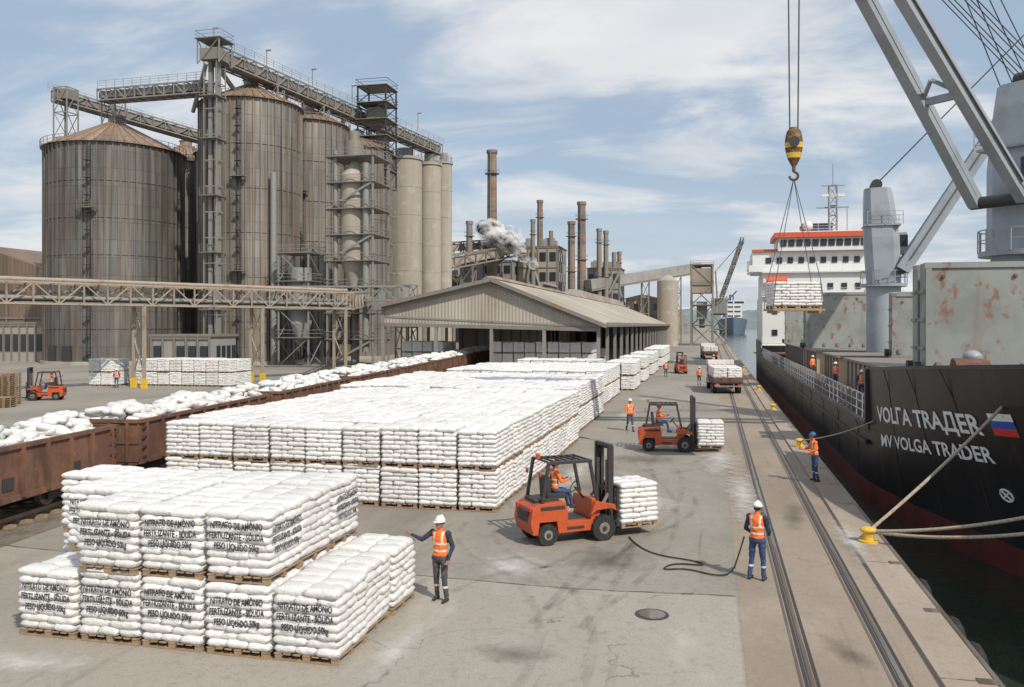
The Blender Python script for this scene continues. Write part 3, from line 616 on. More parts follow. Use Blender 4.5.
for y in [Y0+8*i for i in range(23)]:
    mb.box((X1,y,(ZR-.2)/2),(.35,.35,ZR-.2),GALV); mb.box((X0,y,4),(.35,.35,8),GALV)
    mb.beam((X1,y,ZR-.6),(XR,y,ZT-.7),.2,.3,GALV); mb.beam((X0,y,ZL-.6),(XR,y,ZT-.7),.2,.3,GALV); mb.beam((X0,y,ZL-1.4),(X1,y,ZR-.6),.15,.2,GALV)
for x in(-30.5,-24,-18): mb.box((x,Y0,2.9),(.35,.35,5.6),GALV)
mb.beam((X1+.9,Y0,ZR-.35),(X1+.9,Y1,ZR-.35),.12,.5,STEEL)
mb.add([(X0,Y0+30,0),(X0,Y1,0),(X0,Y1,8),(X0,Y0+30,8)],[(0,1,2,3)],BEIGE)
mb.add([(X0,Y1,0),(X1,Y1,0),(X1,Y1,6),(X0,Y1,8)],[(0,1,2,3)],BEIGE)
mb.beam((XR-1,Y0+60,ZT+.7),(XR-1,Y0+150,ZT+.7),2,1.2,ROOF)
mb.build('warehouse_shed')

# ------------------------------------------------------------------ ship
SC=15.3; G0=1.7
def cl(a): return max(0,min(1,a))
def halfb(Y,Z):
    zf=cl((Z+1.8)/6.3); wl=9*(1-(1-cl((Y-14)/26))**1.55) if Y>14 else 0; tp=9*(1-(1-cl((Y-10)/30))**2.8) if Y>10 else 0
    h=wl+(tp-wl)*zf
    if Y>128: h*=1-.25*((Y-128)/14)**2*(1-.6*zf)
    return max(h,.02)
def ftop(Y): return 4.0+.055*max(0,37.5-Y)
Ys=[10+i*.9 for i in range(36)]+[42.4+i*5 for i in range(18)]+[130,133,136,139,142]
ship=empty('cargo_ship',(0,0,0))
mb=MB()
def grid(Ysel,zf,nz,side,m):
    vs=[];fs=[]
    for Y in Ysel:
        z0,z1=zf(Y)
        for k in range(nz+1):
            z=z0+(z1-z0)*k/nz; vs.append((SC-side*halfb(Y,z),Y,z))
    w=nz+1
    for i in range(len(Ysel)-1):
        for k in range(nz): fs.append((i*w+k,(i+1)*w+k,(i+1)*w+k+1,i*w+k+1))
    mb.add(vs,fs,m,True)
for sd in(1,-1):
    grid(Ys,lambda Y:(-5,-.75),6,sd,SHIPR); grid(Ys,lambda Y:(-.75,G0),5,sd,SHIPB)
    Yf=[y for y in Ys if y<37.6]+[37.9]; grid(Yf,lambda Y:(G0,ftop(Y)),5,sd,SHIPB)
    grid([y for y in Ys if y>117],lambda Y:(G0,3.6),3,sd,SHIPB)
mb.add([(SC-halfb(142,G0),142,-4),(SC+halfb(142,G0),142,-4),(SC+halfb(142,G0),142,3.6),(SC-halfb(142,G0),142,3.6)],[(0,1,2,3)],SHIPB)
mb.add([(SC-halfb(37.9,3),37.9,G0-.3),(SC+9,37.9,G0-.3),(SC+9,37.9,3.0),(SC-halfb(37.9,3)+.02,37.9,3.0)],[(3,2,1,0)],SHIPB)
vs=[];Yd=[y for y in Ys if y<=37.4]+[37.9]
for Y in Yd: vs+= [(SC-halfb(Y,3)+.05,Y,3.0),(SC+halfb(Y,3)-.05,Y,3.0)]
mb.add(vs,[(2*i,2*i+1,2*i+3,2*i+2) for i in range(len(Yd)-1)],DECK)
mb.add([(SC-8.95,37,G0-.25),(SC+8.95,37,G0-.25),(SC+8.95,142,G0-.25),(SC-8.95,142,G0-.25)],[(0,1,2,3)],DECK)
for i in range(len(Ys)-1):
    if Ys[i+1]<37.8: mb.beam((SC-halfb(Ys[i],ftop(Ys[i])),Ys[i],ftop(Ys[i])),(SC-halfb(Ys[i+1],ftop(Ys[i+1])),Ys[i+1],ftop(Ys[i+1])),.22,.12,SHIPB)
mb.beam((6.3,37.9,G0),(6.3,118,G0),.25,.12,SHIPB)
mb.beam((6.28,37.9,.9),(6.28,118,.9),.12,.18,SHIPB)
mb.beam((6.3,37.9,G0),(6.3,37.9,ftop(37.9)),.2,.3,SHIPB)
hull=mb.build('hull',parent=ship)
hbvh=BVHTree.FromPolygons([Vector(v) for v in mb.v],mb.f)
def hx(Y,Z,o=.025):
    h=hbvh.ray_cast(V(-5,Y,Z),V(1,0,0),60); return (h[0].x if h[0] else 7)-o
def hulltext(name,body,size,width,yc,zc,slope,m,off=.012):
    me=text_mesh(name,body,size,1,off,1,width)
    for v in me.vertices:
        Y=yc-v.co.x; Z=zc+v.co.y+slope*v.co.x
        v.co=(hx(Y,Z,.02),Y,Z)
    me.materials.clear(); me.materials.append(m); o=bpy.data.objects.new(name,me); COL.objects.link(o); o.parent=ship
hulltext('ship_name_cyrillic','VOLГA TRAДER',.82,9.2,31.9,2.28,.068,FW,.02)
hulltext('ship_name_latin','MV VOLGA TRADER',.64,8.9,31.7,1.40,.085,FW,.015)
mb=MB()
def patch(y0,y1,z0,z1,m,sl=.08,n=6):
    vs=[]
    for i in range(n+1):
        Y=y0+(y1-y0)*i/n
        for z in(z0,z1): zz=z+sl*(y0-Y); vs.append((hx(Y,zz),Y,zz))
    mb.add(vs,[(2*i,2*i+1,2*i+3,2*i+2) for i in range(n)],m)
for k,m_ in enumerate((FR,FB,FW)): patch(26.75,25.55,2.65+k*.21,2.86+k*.21,m_)
cy,cz=27.3,.85
for i in range(16):
    a=2*math.pi*i/16; a2=2*math.pi*(i+1)/16; pp=[]
    for q in(a,a2):
        Y=cy+math.cos(q)*.28; Z=cz+math.sin(q)*.17; pp.append(V(hx(Y,Z,.03),Y,Z))
    mb.beam(pp[0],pp[1],.04,.045,FW)
for q in (R(45),R(135)):
    pp=[]
    for s in(-1,1):
        Y=cy+s*math.cos(q)*.26; Z=cz+s*math.sin(q)*.16; pp.append(V(hx(Y,Z,.03),Y,Z))
    mb.beam(pp[0],pp[1],.04,.045,FW)
for Y in (28.5,31.5,34.5,40,46,52,58,64,70):
    top=ftop(Y) if Y<37.9 else G0
    for k in range(6):
        z0=-.7+(top+.65)*k/6; z1=-.7+(top+.65)*(k+1)/6; mb.beam((hx(Y,z0,.0),Y,z0),(hx(Y,z1,.0),Y,z1),.03,.03,SHIPB)
mb.build('hull_markings',parent=ship)
mb=MB()
mb.rail((6.4,38.2,G0),(6.4,117,G0),SHIPG,1.5,1.1,.04,3)
for i in range(52):
    y=39+i*1.5; mb.beam((6.5,y,G0+.0),(7.4,y,G0-.2),.06,.06,STEEL); mb.box((6.9,y,G0+.35),(.12,.1,1.0),STEEL)
mb.box((7.2,78,G0+.55),(.3,78,.3),STEEL); mb.tube((7.6,39,G0+.2),(7.6,117,G0+.2),.12,.12,SHIPO,8); mb.tube((7.9,39,G0+.2),(7.9,117,G0+.2),.09,.09,YEL,8)
for (a,b) in ((41,62),(65.5,74),(79,88.5),(90,112)):
    mb.box((SC,(a+b)/2,2.45),(12.6,b-a,2.0),TAN); mb.box((SC,(a+b)/2,3.5),(13.0,b-a+.4,.14),STEEL)
    for k in range(int((b-a)/1.6)): mb.box((8.95,a+.8+k*1.6,2.45),(.16,.14,1.9),STEEL)
def panel(y,z0,z1,x0,x1,th=1.0):
    mb.box(((x0+x1)/2,y,(z0+z1)/2),(x1-x0,th,z1-z0),HATCH)
    mb.box(((x0+x1)/2,y-th/2-.03,z1-.12),(x1-x0+.1,.1,.24),HATCH); mb.box(((x0+x1)/2,y-th/2-.03,z0+.12),(x1-x0+.1,.1,.24),HATCH)
    for xx in (x0+.12,x1-.12): mb.box((xx,y-th/2-.035,(z0+z1)/2),(.24,.09,z1-z0-.5),HATCH)
    for k in range(1,4): mb.box((x0-.04,y,z0+(z1-z0)*k/4),(.1,th*.8,.12),HATCH)
    for k in range(8): mb.box((x0+.5+k*(x1-x0-1)/7,y-th/2-.06,z0+.5),(.2,.12,.3),STEEL)
    for k in range(5): mb.box((x0+.7+k*(x1-x0-1.4)/4,y-th/2-.05,z1-.6),(.12,.1,.12),RAILM)
    mb.tube((x0-.1,y,z0+.4),(x0-.35,y,z0+.4),.25,.25,DARK,12)
panel(40.4,3.55,8.5,9.0,21.6); panel(41.9,3.55,8.5,9.0,21.6,.9)
panel(63.2,3.5,8.0,12.0,21.6); panel(88.5,3.4,9.0,9.0,18.5); panel(90,3.4,9.0,9.0,18.5); panel(112.5,3.4,8.6,9,21)
mb.build('hatch_covers',parent=ship)
mb=MB()
for (x,y) in ((11,34),(13,33),(11.5,30)):
    mb.cyl((x-.3,y),.22,3,3.9,SHIPG,12); mb.cyl((x+.4,y),.22,3,3.9,SHIPG,12); mb.box((x,y,3.1),(1.4,.6,.2),SHIPG)
for (x,y,h) in ((12.0,36,5.0),(14.5,36.5,5.2),(10,36.8,4.8)):
    mb.cyl((x,y),.22,3,h-.3,SHIPG,16); mb.sph((x,y,h-.25),(.36,.36,.26),SHIPG,16,8)
mb.tube((12,31,3.9),(16,31,3.9),.55,.55,SHIPG,16); mb.box((14,31,3.5),(1.2,1.4,1.2),SHIPG); mb.box((16.5,35,4),(2,1.5,2),SHIPG)
mb.tube((9.0,35.5,4.1),(10.2,35.5,4.1),.4,.4,BROWN,16); mb.tube((9.2,36.5,4.1),(10,36.5,4.1),.4,.4,BROWN,16)
mb.tube((10.4,31,4.6),(11.2,31,4.6),.42,.42,BROWN,16); mb.tube((11.4,31,4.6),(12,31,4.6),.42,.42,BROWN,16)
mb.rail((8.7,37.8,3.0),(21,37.8,3.0),SHIPW,1.4,1.1,.05)
mb.build('forecastle_gear',parent=ship)
def deck_crane(name,bx,by,zplat,ztop,pr,pivot,tip,wb,wt,bs):
    mb=MB(); mb.cyl((bx,by),pr,1.4,zplat,SHIPG,28); mb.cyl((bx,by),pr*1.35,zplat,zplat+.25,SHIPG,28)
    for i in range(20):
        t=2*math.pi*i/20;t2=2*math.pi*(i+1)/20; a=V(bx+math.cos(t)*pr*1.35,by+math.sin(t)*pr*1.35,zplat+.2); b=V(bx+math.cos(t2)*pr*1.35,by+math.sin(t2)*pr*1.35,zplat+.2)
        mb.beam(a,a+V(0,0,1.1),.05,.05,SHIPG); mb.beam(a+V(0,0,1.1),b+V(0,0,1.1),.05,.05,SHIPG); mb.beam(a+V(0,0,.6),b+V(0,0,.6),.04,.04,SHIPG)
    pv=Vector(pivot); tp=Vector(tip); d=(tp-pv).normalized(); dh=V(d.x,d.y,0).normalized(); sd=V(-dh.y,dh.x,0)
    rz=math.atan2(dh.y,dh.x)
    c=V(bx,by,0)
    def oct_(z,sx,sy,off=0):
        out=[]
        for (u,w) in ((-1,-.6),(-.6,-1),(.6,-1),(1,-.6),(1,.6),(.6,1),(-.6,1),(-1,.6)):
            p=c+dh*(u*sx+off)+sd*(w*sy); out.append((p.x,p.y,z))
        return out
    mb.loft([oct_(zplat+.3,pr*.95,pr*.95),oct_(zplat+(ztop-zplat)*.5,pr*1.0,pr*1.0,-.2),oct_(ztop-1.2,pr*.85,pr*.9,-.4),oct_(ztop,pr*.75,pr*.85,-.5)],SHIPG,False)
    p=c+dh*(pr*.9)+V(0,0,zplat+(ztop-zplat)*.45)
    mb.box(tuple(p+sd*pr*.9),(1.3,1.3,1.8),SHIPG,rz); mb.box(tuple(p+sd*pr*.9+dh*.12+V(0,0,.2)),(1.2,1.34,1.0),WIN,rz)
    mb.box(tuple(c-dh*.2+V(0,0,zplat+(ztop-zplat)*.62)),(pr*2.1,pr*2.15,.12),SHIPG,rz)
    for s in(-1,1): mb.rail(c+sd*s*pr*1.1-dh*pr+V(0,0,zplat+(ztop-zplat)*.62),c+sd*s*pr*1.1+dh*pr+V(0,0,zplat+(ztop-zplat)*.62),SHIPG,.9)
    for s in(-1,1):
        mb.beam(pv+sd*s*wb/2,tp+sd*s*wt/2,bs,bs*1.35,SHIPG)
        mb.beam(pv+sd*s*(wb/2)+d*.5,tp+sd*s*(wt/2)-d*.5,bs*1.12,.08,SHIPG)
    n=3
    for i in range(1,n+1):
        t=i/n; w=wb+(wt-wb)*t; q=pv.lerp(tp,t); mb.beam(q-sd*w/2,q+sd*w/2,bs*.6,bs*.6,SHIPG)
        if i<n:
            for s in(-1,1): mb.beam(q+sd*s*w/2,q+d*1.1+V(0,0,0),bs*.3,bs*.3,SHIPG)
    for s in(-1,1): mb.tube(pv+sd*s*(wb/2+bs*.62)+d,tp+sd*s*(wt/2+bs*.62)-d,.05,.05,CABLE,6)
    mb.tube(pv-sd*wb*.6,pv+sd*wb*.6,.3,.3,DARK,14)
    mb.tube(tp-sd*wt*.7,tp+sd*wt*.7,.5,.5,SHIPG,16)
    top=c-dh*.6+V(0,0,ztop)
    mb.tube(top-sd*.8+V(0,0,.3),top+sd*.8+V(0,0,.3),.45,.45,DARK,16)
    for s in(-.7,-.45,-.2,.2,.45,.7): mb.tube(top+sd*s+V(0,0,.4),tp+sd*s*.7+V(0,0,.5),.028,.028,CABLE,6)
    mb.build(name,parent=ship)
deck_crane('deck_crane',15.2,46.8,9.2,17.8,1.6,(13.5,45.3,11.8),(3.3,34.9,24.5),2.3,1.1,.50)
deck_crane('deck_crane',14.0,76.5,9.0,17.2,1.35,(15.3,76.3,10.3),(30.5,75,35),2.4,1.4,.8)
mb=MB()
for s in(-.9,-.3,.4,1.0): mb.tube((15+s,47.2,17.8),(8.5+s*.4,40.2,27),.03,.03,CABLE,6)
mb.beam((15.8,48,14),(17.4,49.5,30),.5,.5,SHIPG)
mb.build('luffing_tackle',parent=ship)
mb=MB(); Y=119
mb.box((SC,Y+7,6.3),(17.4,14,6.6),SHIPW); mb.box((SC,Y+6.5,11.2),(17.2,12,3.4),SHIPW); mb.box((SC-.6,Y+6,14.4),(18.6,8,2.9),SHIPW)
mb.box((SC,Y+4,13.0),(21,3,.2),SHIPW); mb.box((SC-10.2,Y+4,14.0),(.6,3,1.3),SHIPW); mb.box((SC+10.2,Y+4,14.0),(.6,3,1.3),SHIPW); mb.box((SC,Y+1.6,13.5),(20.8,.12,.9),SHIPW)
mb.box((SC-.8,Y+5,16.7),(11.6,8,1.8),SHIPW); mb.box((SC-.8,Y+5,17.9),(12.6,9,.7),SHIPO); mb.box((SC-.6,Y+1.85,15.95),(18.8,.3,.35),SHIPO)
for k in range(11): mb.box((SC-5.9+k*1.02,Y+.95,16.85),(.8,.14,.9),WIN)
for lv,w,dy,nn in((4.8,16,0,9),(7.7,16,0,9),(11,15.5,.5,9),(14.6,17,2,12)):
    for k in range(nn): mb.box((SC-w/2+w*(k+.5)/nn,Y+dy-.05,lv),(.7,.14,.8),WIN)
for z,w,y in((9.6,17.6,Y-.3),(12.85,17.4,Y+.2),(18.3,12,Y+.8),(3.1,17.6,Y-.5)):
    mb.box((SC,y+.5,z),(w,1.4,.12),SHIPW); mb.rail((SC-w/2,y-.1,z),(SC+w/2,y-.1,z),SHIPW,1.4)
mb.tower(SC+.9,Y+5,1.0,1.0,18.2,25,5,SHIPG,.16); mb.box((SC+.9,Y+5,22),(4.2,.2,.2),SHIPG); mb.box((SC+.9,Y+4.6,23.6),(3,.3,.35),SHIPW); mb.beam((SC+.9,Y+5,25),(SC+.9,Y+5,28),.14,.14,SHIPG); mb.box((SC+.9,Y+5,25),(3.0,.15,.15),SHIPG)
mb.sph((SC-2.5,Y+4,19.4),.7,SHIPW); mb.cyl((SC-2.5,Y+4),.2,18,19.2,SHIPW); mb.beam((SC+2.6,Y+4,18),(SC+2.6,Y+4,22),.12,.12,SHIPG)
mb.box((SC-.6,Y+11,17.5),(4,4,5),BLUE); mb.box((SC-.6,Y+11,20.1),(4.2,4.2,.4),DARK)
for s in(-1,1): mb.tube((SC+s*8.2,Y-.4,11.6),(SC+s*5.6,Y-.4,11.6),.7,.7,SHIPO,12)
mb.build('superstructure',parent=ship,bevel=.04)

LX,LY=3.1,34.7
mb=MB()
for s in(-.5,.5): mb.tube((LX+s*.5,LY,24.4),(LX+s*.3,LY,13.3),.03,.03,CABLE,6)
prof=((13.5,.12),(13.35,.26),(13.1,.32),(12.9,.34),(12.7,.33),(12.5,.30),(12.3,.25),(12.2,.2),(12.0,.1))
for q in range(len(prof)-1):
    rings=[[(LX+r*math.cos(a),LY+r*.6*math.sin(a),z) for a in [2*math.pi*k/16 for k in range(16)]] for z,r in prof[q:q+2]]
    mb.loft(rings,YEL if q in(3,5) else HOOK)
mb.tube((LX,LY-.25,12.9),(LX,LY+.25,12.9),.2,.2,DARK,14); mb.tube((LX,LY,12.1),(LX,LY,11.75),.08,.06,HOOK)
hk=[V(LX+.16*math.sin(a),LY,11.6+.16*math.cos(a)) for a in [i*math.pi*1.5/9 for i in range(10)]]
for i in range(9): mb.tube(hk[i],hk[i+1],.055,.05,HOOK,8)
mb.build('crane_hook_block')
e=empty('slung_bag_load',(LX,LY,6.45),.25)
mb=MB(); mb.box((0,0,-.06),(2.0,1.2,.08),WD)
for s in(-1,1): mb.beam((s*.8,-.62,-.14),(s*.8,.62,-.14),.1,.1,WD)
for sx in(-1,1):
    for sy in(-1,1):
        mb.tube((sx*1.0,sy*.56,-.1),(sx*.86,sy*.5,1.1),.016,.016,CABLE,6); mb.tube((sx*.86,sy*.5,1.1),(0,0,5.05),.016,.016,CABLE,6)
mb.build('sling',parent=e)
for sx in(-.47,.47): inst(PM[1 if sx<0 else 3],'bag_pallet',(sx,0,-.02),0,e,.8)
curve('mooring_rope',sag((4.05,24,.38),(8.0,26.0,3.75),.1),.045,ROPE)
curve('mooring_rope',sag((4.05,24,.36),(8.9,21.0,2.2),.25),.045,ROPE)
curve('mooring_rope',sag((4.0,24.1,.33),(8.7,20.4,1.8),.3),.045,ROPE)
curve('mooring_rope',sag((4.05,42,.38),(6.4,37,1.9),.15),.03,ROPE)

# ------------------------------------------------------------------ forklift
def forklift(name,loc,rz,load=True,lift=.22):
    E=empty(name,(*loc,0),rz); mb=MB()
    W=.56
    mb.prism([(-1.28,.30),(-1.36,.62),(-1.30,.98),(-1.12,1.10),(-.36,1.12),(-.28,.9),(-.28,.30),(-.55,.30),(-.6,.62),(-1.1,.62),(-1.14,.30)],-W,W,ORG)
    mb.prism([(-.3,.30),(.55,.30),(.62,.55),(.40,.58),(-.3,.58)],-W,W,ORG)
    mb.prism([(.42,.5),(.70,.5),(.72,1.0),(.60,1.14),(.46,1.12)],-W+.04,W-.04,ORG)
    mb.prism([(.36,.72),(.5,1.08),(1.10,.95),(1.14,.78),(.98,.86),(.55,.84)],W-.02,W+.10,ORG); mb.prism([(.36,.72),(.5,1.08),(1.10,.95),(1.14,.78),(.98,.86),(.55,.84)],-W-.10,-W+.02,ORG)
    mb.box((-.8,0,1.15),(.7,.7,.07),DARK); mb.box((-1.33,0,.75),(.06,.7,.3),DARK)
    for s in(-1,1): mb.box((-.72,s*(W+.005),.98),(.7,.02,.10),DARK); mb.box((-1.32,s*.42,.95),(.06,.12,.1),FR)
    mb.box((-.45,0,1.22),(.5,.5,.14),DARK); mb.prism([(-.74,1.2),(-.60,1.2),(-.66,1.75),(-.78,1.75)],-.23,.23,DARK)
    mb.beam((.48,0,1.05),(.2,0,1.38),.05,.05,DARK)
    for i in range(12):
        a=2*math.pi*i/12;a2=2*math.pi*(i+1)/12; f=lambda q:V(.2,0,1.40)+V(.10,0,.14)*math.sin(q)+V(0,.17,0)*math.cos(q)
        mb.tube(f(a),f(a2),.016,.016,DARK,6)
    for s in(-1,1):
        mb.beam((-1.0,s*.5,1.08),(-.82,s*.5,2.15),.08,.08,DARK); mb.beam((.62,s*.5,1.08),(.40,s*.5,2.15),.08,.08,DARK); mb.beam((-.86,s*.5,2.15),(.46,s*.5,2.15),.08,.08,DARK)
        mb.box((-.05,s*.56,.42),(.5,.06,.06),DARK); mb.tube((-1.05,s*.42,1.85),(-1.02,s*.42,1.85),.07,.07,REDP,10)
        for x,r,w in((.76,.34,.26),(-.86,.28,.20)):
            yc=s*(W-.02 if x>0 else W-.08)
            mb.tube((x,yc-w/2,r),(x,yc+w/2,r),r,r,RUB,28); mb.tube((x,yc+s*(w/2-.02),r),(x,yc+s*(w/2+.015),r),r*.5,r*.45,STEEL,18); mb.tube((x,yc+s*(w/2),r),(x,yc+s*(w/2+.05),r),r*.2,r*.18,DARK,12)
            for k in range(18):
                a=2*math.pi*k/18; mb.box((x+math.cos(a)*r,yc,r+math.sin(a)*r),(.035,w*.9,.035),RUB)
        mb.box((1.10,s*.36,1.32),(.14,.09,2.45),DARK); mb.box((1.20,s*.27,1.30),(.10,.07,2.35),DARK); mb.tube((1.06,s*.24,.3),(1.06,s*.24,2.1),.045,.04,STEEL,10)
        mb.box((1.85,s*.26,lift-.02),(1.15,.13,.05),DARK); mb.box((1.29,s*.26,lift+.28),(.06,.13,.6),DARK)
        mb.beam((.6,s*.44,.62),(1.05,s*.36,1.2),.07,.07,STEEL)
    for k in range(7): mb.box((-.8+k*.2,0,2.17),(.05,1.02,.05),DARK)
    for z in(.35,1.3,2.5): mb.box((1.10,0,z),(.1,.66,.1),DARK)
    mb.box((1.20,0,2.42),(.08,.5,.08),DARK)
    for z in(lift+.15,lift+.55): mb.box((1.26,0,z),(.06,1.0,.1),DARK)
    for k in range(6): mb.box((1.27,-.45+k*.18,lift+.85),(.04,.04,.6),DARK)
    mb.box((1.27,0,lift+1.15),(.05,1.0,.06),DARK); mb.box((-.9,0,2.28),(.1,.1,.14),ORG); mb.box((0,0,.45),(1.6,.7,.3),DARK)
    mb.build('body',parent=E,bevel=.018)
    if load: inst(PM[random.randrange(5)],'bag_pallet',(1.92,0,lift+.02),0,E,.95)
    return E

# ------------------------------------------------------------------ people
def person(name,loc,rz,J=None,vest=VEST,shirt=NAVY,pants=GREYC,helm=HELM,vox=.011,sit=False,lean=(0,0),hd=0,parent=None,curlL=.5,curlR=.5,scale=1.0):
    P=dict(sl=V(.185,0,1.43),el=V(.26,.03,1.15),wl=V(.27,-.07,.90),sr=V(-.185,0,1.43),er=V(-.26,.03,1.15),wr=V(-.27,-.07,.90),
           hl=V(.095,0,.93),kl=V(.11,-.02,.50),al=V(.12,.02,.10),hr=V(-.095,0,.93),kr=V(-.11,-.02,.50),ar=V(-.12,.02,.10))
    if J: 
        for k,v in J.items(): P[k]=Vector(v)
    mb=MB(); segs=[]
    def lc(z): t=(z-.95); return V(lean[0]*t,lean[1]*t,0)
    for k in('sl','sr'): P[k]=P[k]+lc(1.43)
    rings=[]
    for z,rx,ry in((.84,.13,.10),(.90,.165,.118),(.97,.168,.12),(1.08,.152,.108),(1.2,.168,.118),(1.32,.19,.125),(1.40,.195,.115),(1.455,.15,.09),(1.49,.08,.065),(1.50,.05,.05)):
        c=lc(z); rings.append([(c.x+rx*math.cos(a),c.y+ry*math.sin(a),z) for a in [2*math.pi*k/20 for k in range(20)]])
    mb.loft(rings,VEST)
    segs+=[(lc(1.0)+V(0,0,1.0),lc(1.42)+V(0,0,1.42),'vest',.15),(V(0,0,.90),V(0,0,.94),'pants',.15)]
    def cp(a,b,r1,r2,lab): mb.caps(a,b,r1,r2,VEST); segs.append((Vector(a),Vector(b),lab,(r1+r2)/2))
    nb=lc(1.48)+V(0,.0,1.47); hc=lc(1.66)+V(0,-.02,1.655)
    cp(nb,hc-V(0,0,.06),.058,.055,'skin')
    F=Matrix.Rotation(hd,3,'Z')
    def hp(x,y,z): return hc+F@V(x,y,z)
    rr=[]
    for z,rx,ry,oy in((-.125,.03,.035,-.045),(-.11,.048,.06,-.035),(-.07,.062,.080,-.02),(-.02,.072,.092,-.005),(.03,.077,.098,0),(.075,.07,.09,.004),(.11,.045,.06,.006),(.125,.015,.02,.006)):
        rr.append([tuple(hp(rx*math.cos(a),oy+ry*math.sin(a),z)) for a in [2*math.pi*k/16 for k in range(16)]])
    mb.loft(rr,VEST); segs.append((hp(0,0,-.08),hp(0,0,.06),'skin',.08))
    mb.tube(hp(0,-.085,.0),hp(0,-.118,-.035),.012,.018,VEST,8); mb.sph(hp(0,-.11,-.035),.017,VEST,8,5)
    for s in(-1,1): mb.sph(hp(s*.078,.005,-.01),(.012,.02,.032),VEST,8,6)
    mb.sph(hp(0,-.088,-.072),(.028,.012,.008),VEST,8,5); mb.sph(hp(0,-.075,-.105),(.022,.02,.018),VEST,8,5)
    for s,k,cu in((1,'l',curlL),(-1,'r',curlR)):
        sh,el,wr=P['s'+k],P['e'+k],P['w'+k]
        mb.sph(sh,.072,VEST,12,8); cp(sh,el,.062,.050,'shirt'); cp(el,wr,.048,.033,'shirt')
        d=(wr-el).normalized(); sd=d.cross(V(0,-1,0) if abs(d.y)<.8 else V(0,0,1)).normalized(); nn=sd.cross(d).normalized()
        pe=wr+d*.085
        for q in(-.022,0,.022): cp(wr+sd*q*.6+d*.015,pe+sd*q,.017,.015,'skin')
        for i,(q,ln) in enumerate(((-.033,.062),(-.011,.075),(.011,.078),(.033,.068))):
            a=pe+sd*q; d2=(d*math.cos(cu)+nn*math.sin(cu)*(1)); b=a+d2*ln*.5; d3=(d*math.cos(cu*2.2)+nn*math.sin(cu*2.2)); c=b+d3*ln*.5
            cp(a,b,.0105,.0095,'skin'); cp(b,c,.0095,.0085,'skin')
        a=wr+d*.03-sd*.02; b=a-sd*.035+d*.03+nn*.01; cp(a,b,.013,.011,'skin'); cp(b,b+d*.03+nn*.012,.011,.009,'skin')
    for k in('l','r'):
        h,kn,an=P['h'+k],P['k'+k],P['a'+k]
        cp(h,kn,.093,.064,'pants'); cp(kn,an,.062,.05,'pants')
        fd=P.get('f'+k,V(0,-1,0)).normalized()
        cp(an+V(0,0,-.01),an+V(0,0,-.055),.045,.043,'boot'); cp(an-fd*.035+V(0,0,-.055),an+fd*.15+V(0,0,-.062),.042,.036,'boot')
    me0=mb.mesh('tmp'); o=bpy.data.objects.new('tmp',me0); COL.objects.link(o)
    rm=o.modifiers.new('r','REMESH'); rm.mode='VOXEL'; rm.voxel_size=vox; rm.use_smooth_shade=True
    sm=o.modifiers.new('s','SMOOTH'); sm.factor=.4; sm.iterations=2
    bpy.context.view_layer.update(); me=bpy.data.meshes.new_from_object(o.evaluated_get(bpy.context.evaluated_depsgraph_get())); bpy.data.objects.remove(o)
    labs=['vest','shirt','pants','skin','boot','tape']; mm={'vest':vest,'shirt':shirt,'pants':pants,'skin':SKIN,'boot':BOOT,'tape':REFL}
    me.materials.clear()
    for l in labs: me.materials.append(mm[l])
    nf=len(me.polygons); C=np.empty(nf*3); me.polygons.foreach_get('center',C); C=C.reshape(-1,3)
    best=np.full(nf,1e9); lab=np.zeros(nf,int)
    for a,b,l,r in segs:
        a=np.array(a);b=np.array(b);ab=b-a; t=np.clip(((C-a)@ab)/(ab@ab+1e-9),0,1); dd=np.linalg.norm(C-(a+t[:,None]*ab),axis=1)-r
        k=dd<best; best[k]=dd[k]; lab[k]=labs.index(l)
    z=C[:,2]
    tp=(lab==0)&(((z>1.06)&(z<1.105))|((z>1.20)&(z<1.24)&(np.abs(C[:,0])>.0))|((z>1.24)&(np.abs(np.abs(C[:,0]-lean[0]*(z-.95))-.10)<.022)))
    tp&=(z<1.47)
    lab[tp]=5
    if not sit:
        tp=(lab==2)&(z>.30)&(z<.345); lab[tp]=5
    nv=len(me.vertices); co=np.empty(nv*3); me.vertices.foreach_get('co',co); co=co.reshape(-1,3)
    if vox<.02:
        for i in range(nv):
            p=co[i]
            if p[2]<1.46 and p[2]>.12 and not (abs(p[0])>.3 or (p[2]<.93 and abs(p[0])>.2)):
                n=noise.noise(V(p[0]*9,p[1]*9,p[2]*16)); dirv=V(p[0]-math.copysign(.1,p[0]) if p[2]<.9 else p[0],p[1],0)
                if dirv.length>1e-4: dirv.normalize(); co[i][0]+=dirv.x*n*.016; co[i][1]+=dirv.y*n*.016
        me.vertices.foreach_set('co',co.ravel())
    me.polygons.foreach_set('material_index',lab.astype(np.int32)); me.polygons.foreach_set('use_smooth',[True]*nf); me.update()
    E=empty(name,loc,rz); E.scale=(scale,)*3
    b=bpy.data.objects.new('body',me); COL.objects.link(b); b.parent=E
    h2=MB(); 
    h2.sph(hp(0,.005,.035),(.108,.128,.112),helm,20,8,0,1); h2.T=Matrix.Translation(hp(0,-.005,.035))@Matrix.Rotation(hd,4,'Z')
    rg=[]
    for rx,ry,oy,zz in((.104,.122,.01,.004),(.122,.148,-.012,-.006),(.122,.148,-.012,-.014),(.102,.12,.01,-.008)): rg.append([(rx*math.cos(a),oy+ry*math.sin(a),zz) for a in [2*math.pi*k/20 for k in range(20)]])
    h2.loft(rg,helm,cap=False); h2.box((0,.005,.10),(.03,.17,.03),helm)
    h2.T=Matrix.Identity(4)
    for s in(-1,1): h2.sph(hp(s*.03,-.087,.005),(.011,.008,.006),BOOT,8,5)
